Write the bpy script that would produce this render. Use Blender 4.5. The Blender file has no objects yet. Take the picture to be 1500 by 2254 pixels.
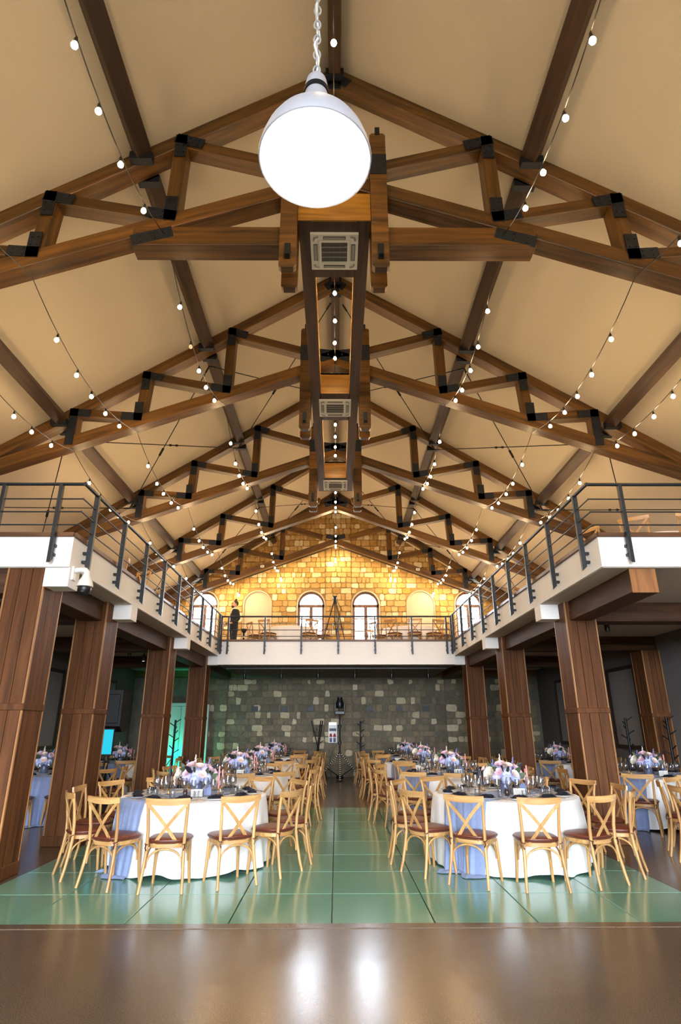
import bpy, bmesh, math, random
from math import sin, cos, pi, radians as R
from mathutils import Vector, Matrix, Euler

random.seed(7)
SC = bpy.context.scene
C = SC.collection

# ------------------------------------------------------------------ camera, world, large lights, exposure
cam_d = bpy.data.cameras.new('camera')
cam = bpy.data.objects.new('camera', cam_d); C.objects.link(cam)
cam.location = (0, 0, 1.6)
cam.rotation_euler = (R(90 + 20.06), R(0.1), R(-0.37))
cam_d.sensor_fit = 'VERTICAL'; cam_d.sensor_height = 36; cam_d.lens = 1295 / 2254 * 36
cam_d.clip_start = 0.05; cam_d.clip_end = 200
SC.camera = cam

w = bpy.data.worlds.new('daylight'); SC.world = w; w.use_nodes = True
bg = w.node_tree.nodes['Background']
bg.inputs['Color'].default_value = (0.86, 0.925, 1.0, 1); bg.inputs['Strength'].default_value = 66.0

SC.view_settings.view_transform = 'Standard'; SC.view_settings.look = 'None'
SC.view_settings.gamma = 1; SC.view_settings.use_curve_mapping = False
SC.view_settings.exposure = 0.0
SC.cycles.use_denoising = True
SC.cycles.use_adaptive_sampling = True; SC.cycles.adaptive_threshold = 0.035
SC.cycles.max_bounces = 7; SC.cycles.diffuse_bounces = 4; SC.cycles.glossy_bounces = 4
SC.cycles.transmission_bounces = 6; SC.cycles.transparent_max_bounces = 24
SC.cycles.caustics_reflective = False; SC.cycles.caustics_refractive = False
SC.cycles.sample_clamp_indirect = 6.0; SC.cycles.use_light_tree = True

def portal(name, loc, rot, sx, sy):
    """sampling portal in a window opening: it gives off no light of its own, the sky outside does"""
    l = bpy.data.lights.new(name, 'AREA'); l.shape = 'RECTANGLE'; l.size = sx; l.size_y = sy; l.cycles.is_portal = True
    o = bpy.data.objects.new(name, l); C.objects.link(o); o.location = loc; o.rotation_euler = rot
    return o
FRONT_Y = -8.0
WIN_F = [(-4.5, 2.4), (0.0, 4.2), (4.5, 2.4)]          # tall windows of the wall behind the camera
for wx, ww in WIN_F: portal('window_portal', (wx, FRONT_Y + 0.02, 2.85), (R(90), 0, 0), ww, 4.7)
for wx in (-4.97, -0.96, 1.10, 4.98): portal('window_portal', (wx, 21.98, 5.2), (R(-90), 0, 0), 1.0, 2.5)

# ------------------------------------------------------------------ materials
MATS = {}
def new_mat(name):
    m = bpy.data.materials.new(name); m.use_nodes = True
    MATS[name] = m
    return m, m.node_tree, m.node_tree.nodes['Principled BSDF']
def srgb(r, g, b):
    f = lambda v: (v / 255 / 12.92) if v <= 10 else (((v / 255) + 0.055) / 1.055) ** 2.4
    return (f(r), f(g), f(b), 1)
def plain(name, col, rough=0.5, metal=0.0, noise=0.0, scale=20, bump=0.0, spec=0.5, sheen=0.0):
    m, nt, p = new_mat(name)
    p.inputs['Base Color'].default_value = col; p.inputs['Roughness'].default_value = rough
    p.inputs['Metallic'].default_value = metal; p.inputs['Specular IOR Level'].default_value = spec
    if sheen: p.inputs['Sheen Weight'].default_value = sheen
    if noise or bump:
        tc = nt.nodes.new('ShaderNodeTexCoord'); nz = nt.nodes.new('ShaderNodeTexNoise')
        nz.inputs['Scale'].default_value = scale; nz.inputs['Detail'].default_value = 4
        nt.links.new(tc.outputs['Object'], nz.inputs['Vector'])
        if noise:
            rp = nt.nodes.new('ShaderNodeValToRGB')
            rp.color_ramp.elements[0].position = 0.3; rp.color_ramp.elements[1].position = 0.7
            rp.color_ramp.elements[0].color = tuple(c * (1 - noise) for c in col[:3]) + (1,)
            rp.color_ramp.elements[1].color = tuple(min(1, c * (1 + noise)) for c in col[:3]) + (1,)
            nt.links.new(nz.outputs['Fac'], rp.inputs['Fac']); nt.links.new(rp.outputs['Color'], p.inputs['Base Color'])
        if bump:
            b = nt.nodes.new('ShaderNodeBump'); b.inputs['Strength'].default_value = bump; b.inputs['Distance'].default_value = 0.01
            nt.links.new(nz.outputs['Fac'], b.inputs['Height']); nt.links.new(b.outputs['Normal'], p.inputs['Normal'])
    return m
def wood(name, dark, light, rough=0.45, axis=0, scale=14, stretch=0.07, rand=0.25, spec=0.5):
    """grain runs along the object's own axis"""
    m, nt, p = new_mat(name)
    tc = nt.nodes.new('ShaderNodeTexCoord'); mp = nt.nodes.new('ShaderNodeMapping'); oi = nt.nodes.new('ShaderNodeObjectInfo')
    s = [1, 1, 1]; s[axis] = stretch; mp.inputs['Scale'].default_value = s
    off = nt.nodes.new('ShaderNodeVectorMath'); off.operation = 'ADD'
    mul = nt.nodes.new('ShaderNodeMath'); mul.operation = 'MULTIPLY'; mul.inputs[1].default_value = 37.0
    nt.links.new(oi.outputs['Random'], mul.inputs[0]); nt.links.new(tc.outputs['Object'], off.inputs[0]); nt.links.new(mul.outputs[0], off.inputs[1])
    nt.links.new(off.outputs[0], mp.inputs['Vector'])
    nz = nt.nodes.new('ShaderNodeTexNoise'); nz.inputs['Scale'].default_value = scale; nz.inputs['Detail'].default_value = 6; nz.inputs['Distortion'].default_value = 0.6
    nt.links.new(mp.outputs[0], nz.inputs['Vector'])
    rp = nt.nodes.new('ShaderNodeValToRGB'); rp.color_ramp.elements[0].position = 0.32; rp.color_ramp.elements[1].position = 0.72
    rp.color_ramp.elements[0].color = dark; rp.color_ramp.elements[1].color = light
    nt.links.new(nz.outputs['Fac'], rp.inputs['Fac'])
    hs = nt.nodes.new('ShaderNodeHueSaturation')
    mr = nt.nodes.new('ShaderNodeMapRange'); mr.inputs['To Min'].default_value = 1 - rand; mr.inputs['To Max'].default_value = 1 + rand
    nt.links.new(oi.outputs['Random'], mr.inputs['Value']); nt.links.new(mr.outputs[0], hs.inputs['Value'])
    nt.links.new(rp.outputs['Color'], hs.inputs['Color']); nt.links.new(hs.outputs['Color'], p.inputs['Base Color'])
    b = nt.nodes.new('ShaderNodeBump'); b.inputs['Strength'].default_value = 0.15; b.inputs['Distance'].default_value = 0.004
    nt.links.new(nz.outputs['Fac'], b.inputs['Height']); nt.links.new(b.outputs['Normal'], p.inputs['Normal'])
    p.inputs['Roughness'].default_value = rough; p.inputs['Specular IOR Level'].default_value = spec
    return m
def emit(name, col, strength, base=(0, 0, 0, 1)):
    m, nt, p = new_mat(name)
    p.inputs['Base Color'].default_value = base
    p.inputs['Emission Color'].default_value = col; p.inputs['Emission Strength'].default_value = strength
    return m
def stone_mat(name, cols, rough=0.85):
    m, nt, p = new_mat(name)
    at = nt.nodes.new('ShaderNodeAttribute'); at.attribute_name = 'tone'
    rp = nt.nodes.new('ShaderNodeValToRGB')
    els = rp.color_ramp.elements
    while len(els) < len(cols): els.new(0.5)
    for e, (pos, c) in zip(els, cols): e.position = pos; e.color = c
    nt.links.new(at.outputs['Fac'], rp.inputs['Fac'])
    tc = nt.nodes.new('ShaderNodeTexCoord'); nz = nt.nodes.new('ShaderNodeTexNoise'); nz.inputs['Scale'].default_value = 9; nz.inputs['Detail'].default_value = 6
    nt.links.new(tc.outputs['Object'], nz.inputs['Vector'])
    mx = nt.nodes.new('ShaderNodeMixRGB'); mx.blend_type = 'MULTIPLY'; mx.inputs['Fac'].default_value = 0.55
    r2 = nt.nodes.new('ShaderNodeValToRGB'); r2.color_ramp.elements[0].position = 0.3; r2.color_ramp.elements[0].color = (0.55, 0.52, 0.48, 1); r2.color_ramp.elements[1].position = 0.65
    nt.links.new(nz.outputs['Fac'], r2.inputs['Fac']); nt.links.new(rp.outputs['Color'], mx.inputs['Color1']); nt.links.new(r2.outputs['Color'], mx.inputs['Color2'])
    nt.links.new(mx.outputs[0], p.inputs['Base Color'])
    b = nt.nodes.new('ShaderNodeBump'); b.inputs['Strength'].default_value = 0.5; b.inputs['Distance'].default_value = 0.012
    nt.links.new(nz.outputs['Fac'], b.inputs['Height']); nt.links.new(b.outputs['Normal'], p.inputs['Normal'])
    p.inputs['Roughness'].default_value = rough
    return m

wood('beam_wood', srgb(58, 38, 16), srgb(114, 76, 32), 0.42)
wood('purlin_wood', srgb(44, 28, 19), srgb(74, 48, 30), 0.5)
wood('column_wood', srgb(76, 45, 23), srgb(110, 68, 37), 0.6, axis=2, rand=0.12, spec=0.2)
wood('column_edge', srgb(128, 86, 48), srgb(176, 124, 74), 0.45, axis=2, rand=0.1)
wood('dark_beam_wood', srgb(54, 33, 20), srgb(92, 60, 38), 0.6, axis=0, rand=0.1, spec=0.25)
wood('beam_end_wood', srgb(118, 76, 40), srgb(160, 106, 58), 0.45, axis=2)
wood('coping_wood', srgb(74, 46, 28), srgb(116, 76, 46), 0.42, axis=0, rand=0.05)
wood('chair_wood', srgb(168, 122, 70), srgb(208, 164, 104), 0.4, axis=2, scale=18, rand=0.1)
wood('chair_rail_wood', srgb(168, 122, 70), srgb(210, 166, 106), 0.4, axis=0, scale=18, rand=0.1)
wood('bulkhead_wood', srgb(50, 33, 26), srgb(82, 56, 42), 0.5, axis=1, rand=0.05)
wood('bulb_lit_wood', srgb(116, 80, 26), srgb(168, 120, 44), 0.4, axis=0, rand=0.05)  # bulkhead boards facing the bulbs: their golden light is put into the colour
wood('window_wood', srgb(96, 62, 44), srgb(132, 90, 66), 0.45, axis=2, rand=0.05)
plain('plaster', srgb(206, 190, 168), 0.9, noise=0.03, scale=60, bump=0.12)
plain('ceiling_plaster', srgb(204, 193, 176), 0.92, noise=0.025, scale=90, bump=0.15)
plain('white_paint', srgb(247, 244, 241), 0.8, noise=0.02, scale=30, bump=0.05)
plain('soffit_paint', srgb(206, 194, 180), 0.9)
plain('grey_wall', srgb(112, 109, 107), 0.9, noise=0.02, scale=20)
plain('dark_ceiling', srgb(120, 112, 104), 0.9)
plain('steel_dark', srgb(42, 46, 52), 0.45, 0.6, noise=0.1, scale=30)
plain('gusset_steel', srgb(40, 44, 54), 0.5, 0.5, noise=0.2, scale=25)
plain('rail_paint', srgb(38, 44, 50), 0.4, 0.3)
plain('black_plastic', srgb(18, 18, 20), 0.4)
plain('black_iron', srgb(20, 20, 22), 0.5, 0.4)
plain('white_plastic', srgb(226, 224, 220), 0.4)
plain('grey_plastic', srgb(150, 148, 146), 0.4)
plain('grille_dark', srgb(70, 68, 66), 0.6)
plain('leather', srgb(104, 50, 34), 0.42, noise=0.12, scale=12, bump=0.06)
plain('leather_edge', srgb(74, 34, 24), 0.4)
plain('linen', srgb(248, 247, 246), 0.85, noise=0.02, scale=60, bump=0.05, sheen=0.2)
plain('gauze', srgb(132, 148, 186), 0.9, noise=0.08, scale=50, bump=0.15, sheen=0.2)
plain('napkin_cloth', srgb(22, 24, 42), 0.85, noise=0.1, scale=60, bump=0.1)
plain('porcelain', srgb(236, 234, 230), 0.15)
plain('gold_metal', srgb(200, 150, 84), 0.3, 0.9)
plain('candle_pink', srgb(226, 150, 146), 0.5)
plain('candle_navy', srgb(26, 30, 58), 0.5)
plain('card', srgb(240, 238, 232), 0.8)
plain('card_ink', srgb(70, 68, 66), 0.8)
plain('card_blue', srgb(120, 134, 172), 0.7)
plain('vase_grey', srgb(96, 104, 128), 0.25)
plain('hydrangea_blue', srgb(198, 206, 240), 0.8, noise=0.12, scale=30)
plain('hydrangea_lilac', srgb(216, 204, 236), 0.8, noise=0.12, scale=30)
plain('rose_pink', srgb(240, 204, 216), 0.75, noise=0.08, scale=30)
plain('rose_blush', srgb(246, 224, 218), 0.75, noise=0.08, scale=30)
plain('peony_white', srgb(244, 236, 222), 0.75, noise=0.05, scale=30)
plain('delphinium_blue', srgb(128, 136, 214), 0.75, noise=0.15, scale=40)
plain('leaf_green', srgb(62, 78, 48), 0.6, noise=0.2, scale=20)
plain('leaf_dark', srgb(28, 28, 40), 0.6)
plain('stem_gold', srgb(170, 146, 80), 0.6)
plain('panel_fabric', srgb(140, 135, 132), 0.95, noise=0.03, scale=80)
plain('frame_wood', srgb(58, 38, 28), 0.5)
plain('door_paint', srgb(222, 224, 222), 0.6)
plain('front_panel', srgb(84, 62, 46), 0.7, noise=0.1, scale=3)  # unseen wall behind the camera, kept dark to bounce less light
plain('dark_ground', srgb(70, 72, 58), 0.9)  # dark tone cuts the light thrown up at the ceiling
plain('mortar_lamplit', srgb(152, 124, 80), 0.95, noise=0.15, scale=7, bump=0.2)  # mortar copy with the warm lamp light put into its colour
plain('mortar_shaded', srgb(112, 108, 94), 0.95, noise=0.18, scale=5, bump=0.2)  # mortar copy with the shade under the gallery put into its colour
plain('skin', srgb(206, 156, 124), 0.55)
plain('hair', srgb(34, 26, 22), 0.6)
plain('suit', srgb(22, 22, 32), 0.8)
plain('shirt', srgb(228, 226, 224), 0.8)
plain('brown_glass', srgb(60, 44, 34), 0.2)
plain('red_paint', srgb(170, 40, 36), 0.5)
plain('navy_paint', srgb(40, 52, 92), 0.5)
plain('vent_paint', srgb(34, 40, 46), 0.5)
plain('shade_metal', srgb(196, 196, 204), 0.35, 0.35)
plain('shade_inside', srgb(248, 246, 240), 0.6)
plain('chain_metal', srgb(200, 198, 196), 0.4, 0.4)
stone_mat('stone_lamplit', [(0.0, srgb(172, 136, 76)), (0.3, srgb(196, 158, 98)), (0.6, srgb(214, 184, 130)), (0.78, srgb(196, 150, 74)), (0.85, srgb(238, 220, 182)), (1.0, srgb(246, 234, 204))])  # same stone as the lower wall, warm lamp light put into its colour
stone_mat('stone_shaded', [(0.0, srgb(104, 98, 82)), (0.45, srgb(128, 116, 94)), (0.72, srgb(140, 124, 98)), (0.8, srgb(188, 172, 138)), (1.0, srgb(214, 200, 168))])  # same stone as the gable, greyed to paint in the gallery shade
emit('bulb_glow', (1.0, 0.68, 0.34, 1), 290)
emit('bulb_off', (1.0, 0.7, 0.4, 1), 0.3, srgb(230, 220, 200))  # unlit bulb, given a faint warm glow in its material
emit('pendant_glow', (1.0, 0.95, 0.88, 1), 60)
emit('screen_cyan', (0.0, 0.62, 0.86, 1), 1.0)
emit('exit_green', (0.1, 0.8, 0.35, 1), 1.0)
emit('washer_lens', (1.0, 0.68, 0.28, 1), 6)
emit('strip_white', (1.0, 0.97, 0.92, 1), 2.0)
emit('green_lens', (0.0, 1.0, 0.6, 1), 4)
emit('spot_lens', (1.0, 0.9, 0.8, 1), 3)

def glass_mat(name, tint, facing_min=0.03, facing_max=0.6, rough=0.02):
    m = bpy.data.materials.new(name); m.use_nodes = True; nt = m.node_tree; MATS[name] = m
    nt.nodes.remove(nt.nodes['Principled BSDF']); out = nt.nodes['Material Output']
    tr = nt.nodes.new('ShaderNodeBsdfTransparent'); tr.inputs['Color'].default_value = tint
    gl = nt.nodes.new('ShaderNodeBsdfGlossy'); gl.inputs['Roughness'].default_value = rough
    fr = nt.nodes.new('ShaderNodeLayerWeight'); fr.inputs['Blend'].default_value = 0.35
    mr = nt.nodes.new('ShaderNodeMapRange'); mr.inputs['To Min'].default_value = facing_min; mr.inputs['To Max'].default_value = facing_max
    mx = nt.nodes.new('ShaderNodeMixShader')
    nt.links.new(fr.outputs['Facing'], mr.inputs['Value']); nt.links.new(mr.outputs[0], mx.inputs['Fac'])
    nt.links.new(tr.outputs[0], mx.inputs[1]); nt.links.new(gl.outputs[0], mx.inputs[2]); nt.links.new(mx.outputs[0], out.inputs['Surface'])
    return m
glass_mat('drinking_glass', (0.95, 0.96, 0.97, 1), 0.05, 0.75, 0.09)
glass_mat('window_glass', (0.97, 0.98, 1, 1), 0.02, 0.3)
glass_mat('vase_glass', (0.72, 0.76, 0.82, 1), 0.06, 0.7)

# polished concrete
m, nt, p = new_mat('concrete')
tc = nt.nodes.new('ShaderNodeTexCoord')
n1 = nt.nodes.new('ShaderNodeTexNoise'); n1.inputs['Scale'].default_value = 160; n1.inputs['Detail'].default_value = 3
n2 = nt.nodes.new('ShaderNodeTexNoise'); n2.inputs['Scale'].default_value = 1.1; n2.inputs['Detail'].default_value = 4
for n in (n1, n2): nt.links.new(tc.outputs['Object'], n.inputs['Vector'])
r1 = nt.nodes.new('ShaderNodeValToRGB'); r1.color_ramp.elements[0].position = 0.35; r1.color_ramp.elements[1].position = 0.68
r1.color_ramp.elements[0].color = srgb(82, 69, 57); r1.color_ramp.elements[1].color = srgb(118, 102, 86)
r2 = nt.nodes.new('ShaderNodeValToRGB'); r2.color_ramp.elements[0].color = (0.8, 0.8, 0.8, 1); r2.color_ramp.elements[1].color = (1.12, 1.1, 1.08, 1)
mx = nt.nodes.new('ShaderNodeMixRGB'); mx.blend_type = 'MULTIPLY'; mx.inputs['Fac'].default_value = 1
nt.links.new(n1.outputs['Fac'], r1.inputs['Fac']); nt.links.new(n2.outputs['Fac'], r2.inputs['Fac'])
nt.links.new(r1.outputs[0], mx.inputs['Color1']); nt.links.new(r2.outputs[0], mx.inputs['Color2']); nt.links.new(mx.outputs[0], p.inputs['Base Color'])
mrr = nt.nodes.new('ShaderNodeMapRange'); mrr.inputs['To Min'].default_value = 0.17; mrr.inputs['To Max'].default_value = 0.26
nt.links.new(n2.outputs['Fac'], mrr.inputs['Value']); nt.links.new(mrr.outputs[0], p.inputs['Roughness'])
p.inputs['Specular IOR Level'].default_value = 0.6
bb = nt.nodes.new('ShaderNodeBump'); bb.inputs['Strength'].default_value = 0.04; bb.inputs['Distance'].default_value = 0.02
nt.links.new(n2.outputs['Fac'], bb.inputs['Height']); nt.links.new(bb.outputs['Normal'], p.inputs['Normal'])
# frosted green floor glass
m, nt, p = new_mat('floor_glass')
tc = nt.nodes.new('ShaderNodeTexCoord'); oi = nt.nodes.new('ShaderNodeObjectInfo')
n1 = nt.nodes.new('ShaderNodeTexNoise'); n1.inputs['Scale'].default_value = 90; nt.links.new(tc.outputs['Object'], n1.inputs['Vector'])
r1 = nt.nodes.new('ShaderNodeValToRGB'); r1.color_ramp.elements[0].color = srgb(102, 154, 134); r1.color_ramp.elements[1].color = srgb(130, 178, 156)
hs = nt.nodes.new('ShaderNodeHueSaturation'); mr = nt.nodes.new('ShaderNodeMapRange'); mr.inputs['To Min'].default_value = 0.9; mr.inputs['To Max'].default_value = 1.08
nt.links.new(oi.outputs['Random'], mr.inputs['Value']); nt.links.new(mr.outputs[0], hs.inputs['Value'])
nt.links.new(n1.outputs['Fac'], r1.inputs['Fac']); nt.links.new(r1.outputs[0], hs.inputs['Color']); nt.links.new(hs.outputs[0], p.inputs['Base Color'])
p.inputs['Roughness'].default_value = 0.14; p.inputs['Specular IOR Level'].default_value = 0.65

# ------------------------------------------------------------------ mesh helpers
class MB:
    """collects shapes, builds ONE mesh object"""
    def __init__(s): s.v = []; s.f = []; s.mi = []; s.cur = 0; s.flat = 0; s.round = 0
    def add(s, vs, fs):
        o = len(s.v); s.v += [tuple(v) for v in vs]; s.f += [tuple(i + o for i in f) for f in fs]; s.mi += [s.cur] * len(fs)
        return s
    def box(s, x0, x1, y0, y1, z0, z1, ch=0.0):
        s.flat = 1
        if ch <= 0:
            vs = [(x, y, z) for x in (x0, x1) for y in (y0, y1) for z in (z0, z1)]
            return s.add(vs, [(0, 1, 3, 2), (4, 6, 7, 5), (0, 4, 5, 1), (2, 3, 7, 6), (0, 2, 6, 4), (1, 5, 7, 3)])
        vs = []; idx = {}
        X = (x0, x1); Y = (y0, y1); Z = (z0, z1); sg = (1, -1)
        for i in (0, 1):
            for j in (0, 1):
                for k in (0, 1):
                    for a in range(3):
                        c = [X[i] + sg[i] * ch, Y[j] + sg[j] * ch, Z[k] + sg[k] * ch]
                        c[a] = (X, Y, Z)[a][(i, j, k)[a]]
                        idx[(i, j, k, a)] = len(vs); vs.append(tuple(c))
        fs = []
        for a in range(3):
            b, c_ = (a + 1) % 3, (a + 2) % 3
            for e in (0, 1):
                q = []
                for (u, v) in ((0, 0), (1, 0), (1, 1), (0, 1)):
                    t = [0, 0, 0]; t[a] = e; t[b] = u; t[c_] = v
                    q.append(idx[(t[0], t[1], t[2], a)])
                fs.append(tuple(q) if e else tuple(q[::-1]))
            for e in (0, 1):
                for g in (0, 1):   # edges along axis a
                    t0 = [0, 0, 0]; t1 = [0, 0, 0]; t0[a] = 0; t1[a] = 1
                    for t in (t0, t1): t[b] = e; t[c_] = g
                    q = [idx[(*t0, b)], idx[(*t0, c_)], idx[(*t1, c_)], idx[(*t1, b)]]
                    fs.append(tuple(q) if (e == g) else tuple(q[::-1]))
        for i in (0, 1):
            for j in (0, 1):
                for k in (0, 1):
                    q = [idx[(i, j, k, a)] for a in range(3)]
                    fs.append(tuple(q) if (i + j + k) % 2 else tuple(q[::-1]))
        return s.add(vs, fs)
    def tube(s, pts, r, n=8, cap=True, flat=None, closed=False):
        """tube along pts; r number or list; flat=(ry, rz) makes an elliptic / flat section with frame up vector"""
        s.round = 1; pts = [Vector(p) for p in pts]; m = len(pts)
        rs = r if isinstance(r, (list, tuple)) else [r] * m
        vs = []; fs = []
        prev = None
        for i, p in enumerate(pts):
            if closed: t = pts[(i + 1) % m] - pts[i - 1]
            else: t = pts[min(i + 1, m - 1)] - pts[max(i - 1, 0)]
            t.normalize()
            if prev is None:
                up = Vector((0, 0, 1)) if abs(t.z) < 0.9 else Vector((0, 1, 0))
                a = t.cross(up).normalized()
            else:
                a = (prev - t * prev.dot(t)).normalized()
            prev = a; b = t.cross(a)
            for k in range(n):
                an = 2 * pi * k / n
                vs.append(p + a * (cos(an) * rs[i]) + b * (sin(an) * rs[i]))
        L = m if closed else m - 1
        for i in range(L):
            for k in range(n):
                i2 = (i + 1) % m
                fs.append((i * n + k, i * n + (k + 1) % n, i2 * n + (k + 1) % n, i2 * n + k))
        if cap and not closed:
            fs.append(tuple(range(n))[::-1]); fs.append(tuple((m - 1) * n + k for k in range(n)))
        return s.add(vs, fs)
    def ribbon(s, pts, normals, wid, th):
        """flat bar along pts; normals give thickness direction; wid may be a list"""
        m = len(pts); vs = []; fs = []
        ws = wid if isinstance(wid, (list, tuple)) else [wid] * m
        pts = [Vector(p) for p in pts]
        for i, p in enumerate(pts):
            t = (pts[min(i + 1, m - 1)] - pts[max(i - 1, 0)]).normalized()
            n = Vector(normals[i] if isinstance(normals, list) else normals); n = (n - t * n.dot(t)).normalized(); b = t.cross(n)
            for (u, v) in ((-1, -1), (1, -1), (1, 1), (-1, 1)): vs.append(p + b * (u * ws[i] / 2) + n * (v * th / 2))
        for i in range(m - 1):
            for k in range(4): fs.append((i * 4 + k, i * 4 + (k + 1) % 4, (i + 1) * 4 + (k + 1) % 4, (i + 1) * 4 + k))
        fs.append((3, 2, 1, 0)); o = (m - 1) * 4; fs.append((o, o + 1, o + 2, o + 3))
        return s.add(vs, fs)
    def lathe(s, prof, n=16, c=(0, 0, 0), capb=False, capt=False):
        vs = []; fs = []
        for (r, z) in prof:
            for k in range(n): vs.append((c[0] + r * cos(2 * pi * k / n), c[1] + r * sin(2 * pi * k / n), c[2] + z))
        for i in range(len(prof) - 1):
            for k in range(n): fs.append((i * n + k, i * n + (k + 1) % n, (i + 1) * n + (k + 1) % n, (i + 1) * n + k))
        if capb: fs.append(tuple(range(n))[::-1])
        if capt: fs.append(tuple((len(prof) - 1) * n + k for k in range(n)))
        return s.add(vs, fs)
    def prism(s, poly, axis, a0, a1):
        """poly of 2D points extruded on axis 'x','y' or 'z'"""
        n = len(poly); vs = []
        for a in (a0, a1):
            for (u, v) in poly: vs.append({'x': (a, u, v), 'y': (u, a, v), 'z': (u, v, a)}[axis])
        fs = [tuple(range(n))[::-1], tuple(range(n, 2 * n))]
        for k in range(n): fs.append((k, (k + 1) % n, n + (k + 1) % n, n + k))
        return s.add(vs, fs)
    def sphere(s, c, r, n=10, m=6, sc=(1, 1, 1)):
        vs = [(c[0], c[1], c[2] - r * sc[2])]; fs = []
        for i in range(1, m):
            ph = -pi / 2 + pi * i / m
            for k in range(n): vs.append((c[0] + r * sc[0] * cos(ph) * cos(2 * pi * k / n), c[1] + r * sc[1] * cos(ph) * sin(2 * pi * k / n), c[2] + r * sc[2] * sin(ph)))
        vs.append((c[0], c[1], c[2] + r * sc[2])); T = len(vs) - 1
        for k in range(n):
            fs.append((0, 1 + (k + 1) % n, 1 + k)); fs.append((T, 1 + (m - 2) * n + k, 1 + (m - 2) * n + (k + 1) % n))
        for i in range(m - 2):
            for k in range(n): fs.append((1 + i * n + k, 1 + i * n + (k + 1) % n, 1 + (i + 1) * n + (k + 1) % n, 1 + (i + 1) * n + k))
        return s.add(vs, fs)
    def mesh(s, name, mats, smooth=35, recalc=True):
        me = bpy.data.meshes.new(name); me.from_pydata(s.v, [], s.f)
        for mt in (mats if isinstance(mats, (list, tuple)) else [mats]): me.materials.append(MATS[mt])
        if any(s.mi): me.polygons.foreach_set('material_index', s.mi)
        if recalc:
            b = bmesh.new(); b.from_mesh(me); bmesh.ops.recalc_face_normals(b, faces=b.faces); b.to_mesh(me); b.free()
        if smooth == 35 and s.round and not s.flat: smooth = 65
        if smooth:
            me.polygons.foreach_set('use_smooth', [True] * len(me.polygons)); me.set_sharp_from_angle(angle=R(smooth))
        me.update()
        return me
    def build(s, name, mats, parent=None, loc=None, smooth=35, rot=None, recalc=True):
        return obj(name, s.mesh(name, mats, smooth, recalc), parent, loc, rot)

def obj(name, me, parent=None, loc=None, rot=None):
    o = bpy.data.objects.new(name, me); C.objects.link(o)
    if parent: o.parent = parent
    if loc is not None: o.location = loc
    if rot is not None: o.rotation_euler = rot
    return o
def tag(o, label=None, cat=None, group=None, kind=None):
    if label: o['label'] = label
    if cat: o['category'] = cat
    if group: o['group'] = group
    if kind: o['kind'] = kind
    return o
def thing(name, label, cat, loc=(0, 0, 0), rz=0, group=None, kind=None):
    o = bpy.data.objects.new(name, None); C.objects.link(o); o.empty_display_size = 0.1
    o.location = loc; o.rotation_euler = (0, 0, rz)
    return tag(o, label, cat, group, kind)
def copy_tree(o, parent=None):
    c = o.copy(); C.objects.link(c)
    if parent: c.parent = parent
    for ch in o.children: copy_tree(ch, c)
    return c
def beam(name, p0, p1, wy, hz, mat, parent, ch=0.008, normal=(0, 1, 0)):
    """bar from p0 to p1 (coordinates relative to parent); wy thickness along 'normal', hz across"""
    p0 = Vector(p0); p1 = Vector(p1); d = p1 - p0; L = d.length; x = d.normalized()
    y = Vector(normal); y = (y - x * y.dot(x)).normalized(); z = x.cross(y)
    me = MB().box(-L / 2, L / 2, -wy / 2, wy / 2, -hz / 2, hz / 2, ch).mesh(name, mat)
    o = obj(name, me, parent)
    M = Matrix((x, y, z)).transposed().to_4x4(); M.translation = (p0 + p1) / 2
    o.matrix_local = M
    return o

# ------------------------------------------------------------------ dimensions
RIDGE, SLOPE = 10.12, 0.64            # ceiling plane z = RIDGE - SLOPE*|x|
CX = -0.03                            # centre line of the roof
WALL_X, BACK_Y = 7.25, 22.0
FX, DECK = 3.42, 3.93                 # gallery edge, deck level
COLX0, COLX1 = 3.72, 4.21
TR_Y = [5.5, 9.43, 13.33, 17.22, 20.95]
def roof(x): return RIDGE - SLOPE * abs(x - CX)

# ------------------------------------------------------------------ floor
GX0, GW, GN = -3.64, 0.9, 8; GY0, GH, GM = 6.0, 0.975, 8
GX1 = GX0 + GW * GN; GY1 = GY0 + GH * GM
fb = MB()
fb.box(-WALL_X - .3, WALL_X + .3, FRONT_Y - .3, GY0, -0.12, 0)
fb.box(-WALL_X - .3, WALL_X + .3, GY1, BACK_Y + .4, -0.12, 0)
fb.box(-WALL_X - .3, GX0, GY0, GY1, -0.12, 0)
fb.box(GX1, WALL_X + .3, GY0, GY1, -0.12, 0)
floor = tag(fb.build('floor', 'concrete', smooth=0), 'polished brown concrete floor around green glass panels', None, None, 'structure')
MB().box(GX0 - .1, GX1 + .1, GY0 - .13, GY0, -.02, .005, .004).build('edge_strip', 'concrete', floor, smooth=0)  # border strip, chamfer added to catch the window reflection as a bright line
MB().box(GX0, GX1, GY0, GY1, -0.12, -0.03).build('panel_frame', 'steel_dark', floor, smooth=0)
gp = MB().box(-GW / 2 + .005, GW / 2 - .005, -GH / 2 + .005, GH / 2 - .005, -0.03, 0.0, 0.004).mesh('glass_panel', 'floor_glass', 0)
for i in range(GN):
    for j in range(GM):
        obj('glass_panel', gp, floor, (GX0 + GW * (i + .5), GY0 + GH * (j + .5), 0))

g = tag(MB().box(-60, 60, -70, 90, -0.5, -0.15).build('ground', 'dark_ground', smooth=0), 'unseen dark ground outside the hall, added to cut sky light from below', None, None, 'structure')  # unseen plane added to block sky light from below the horizon
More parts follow.
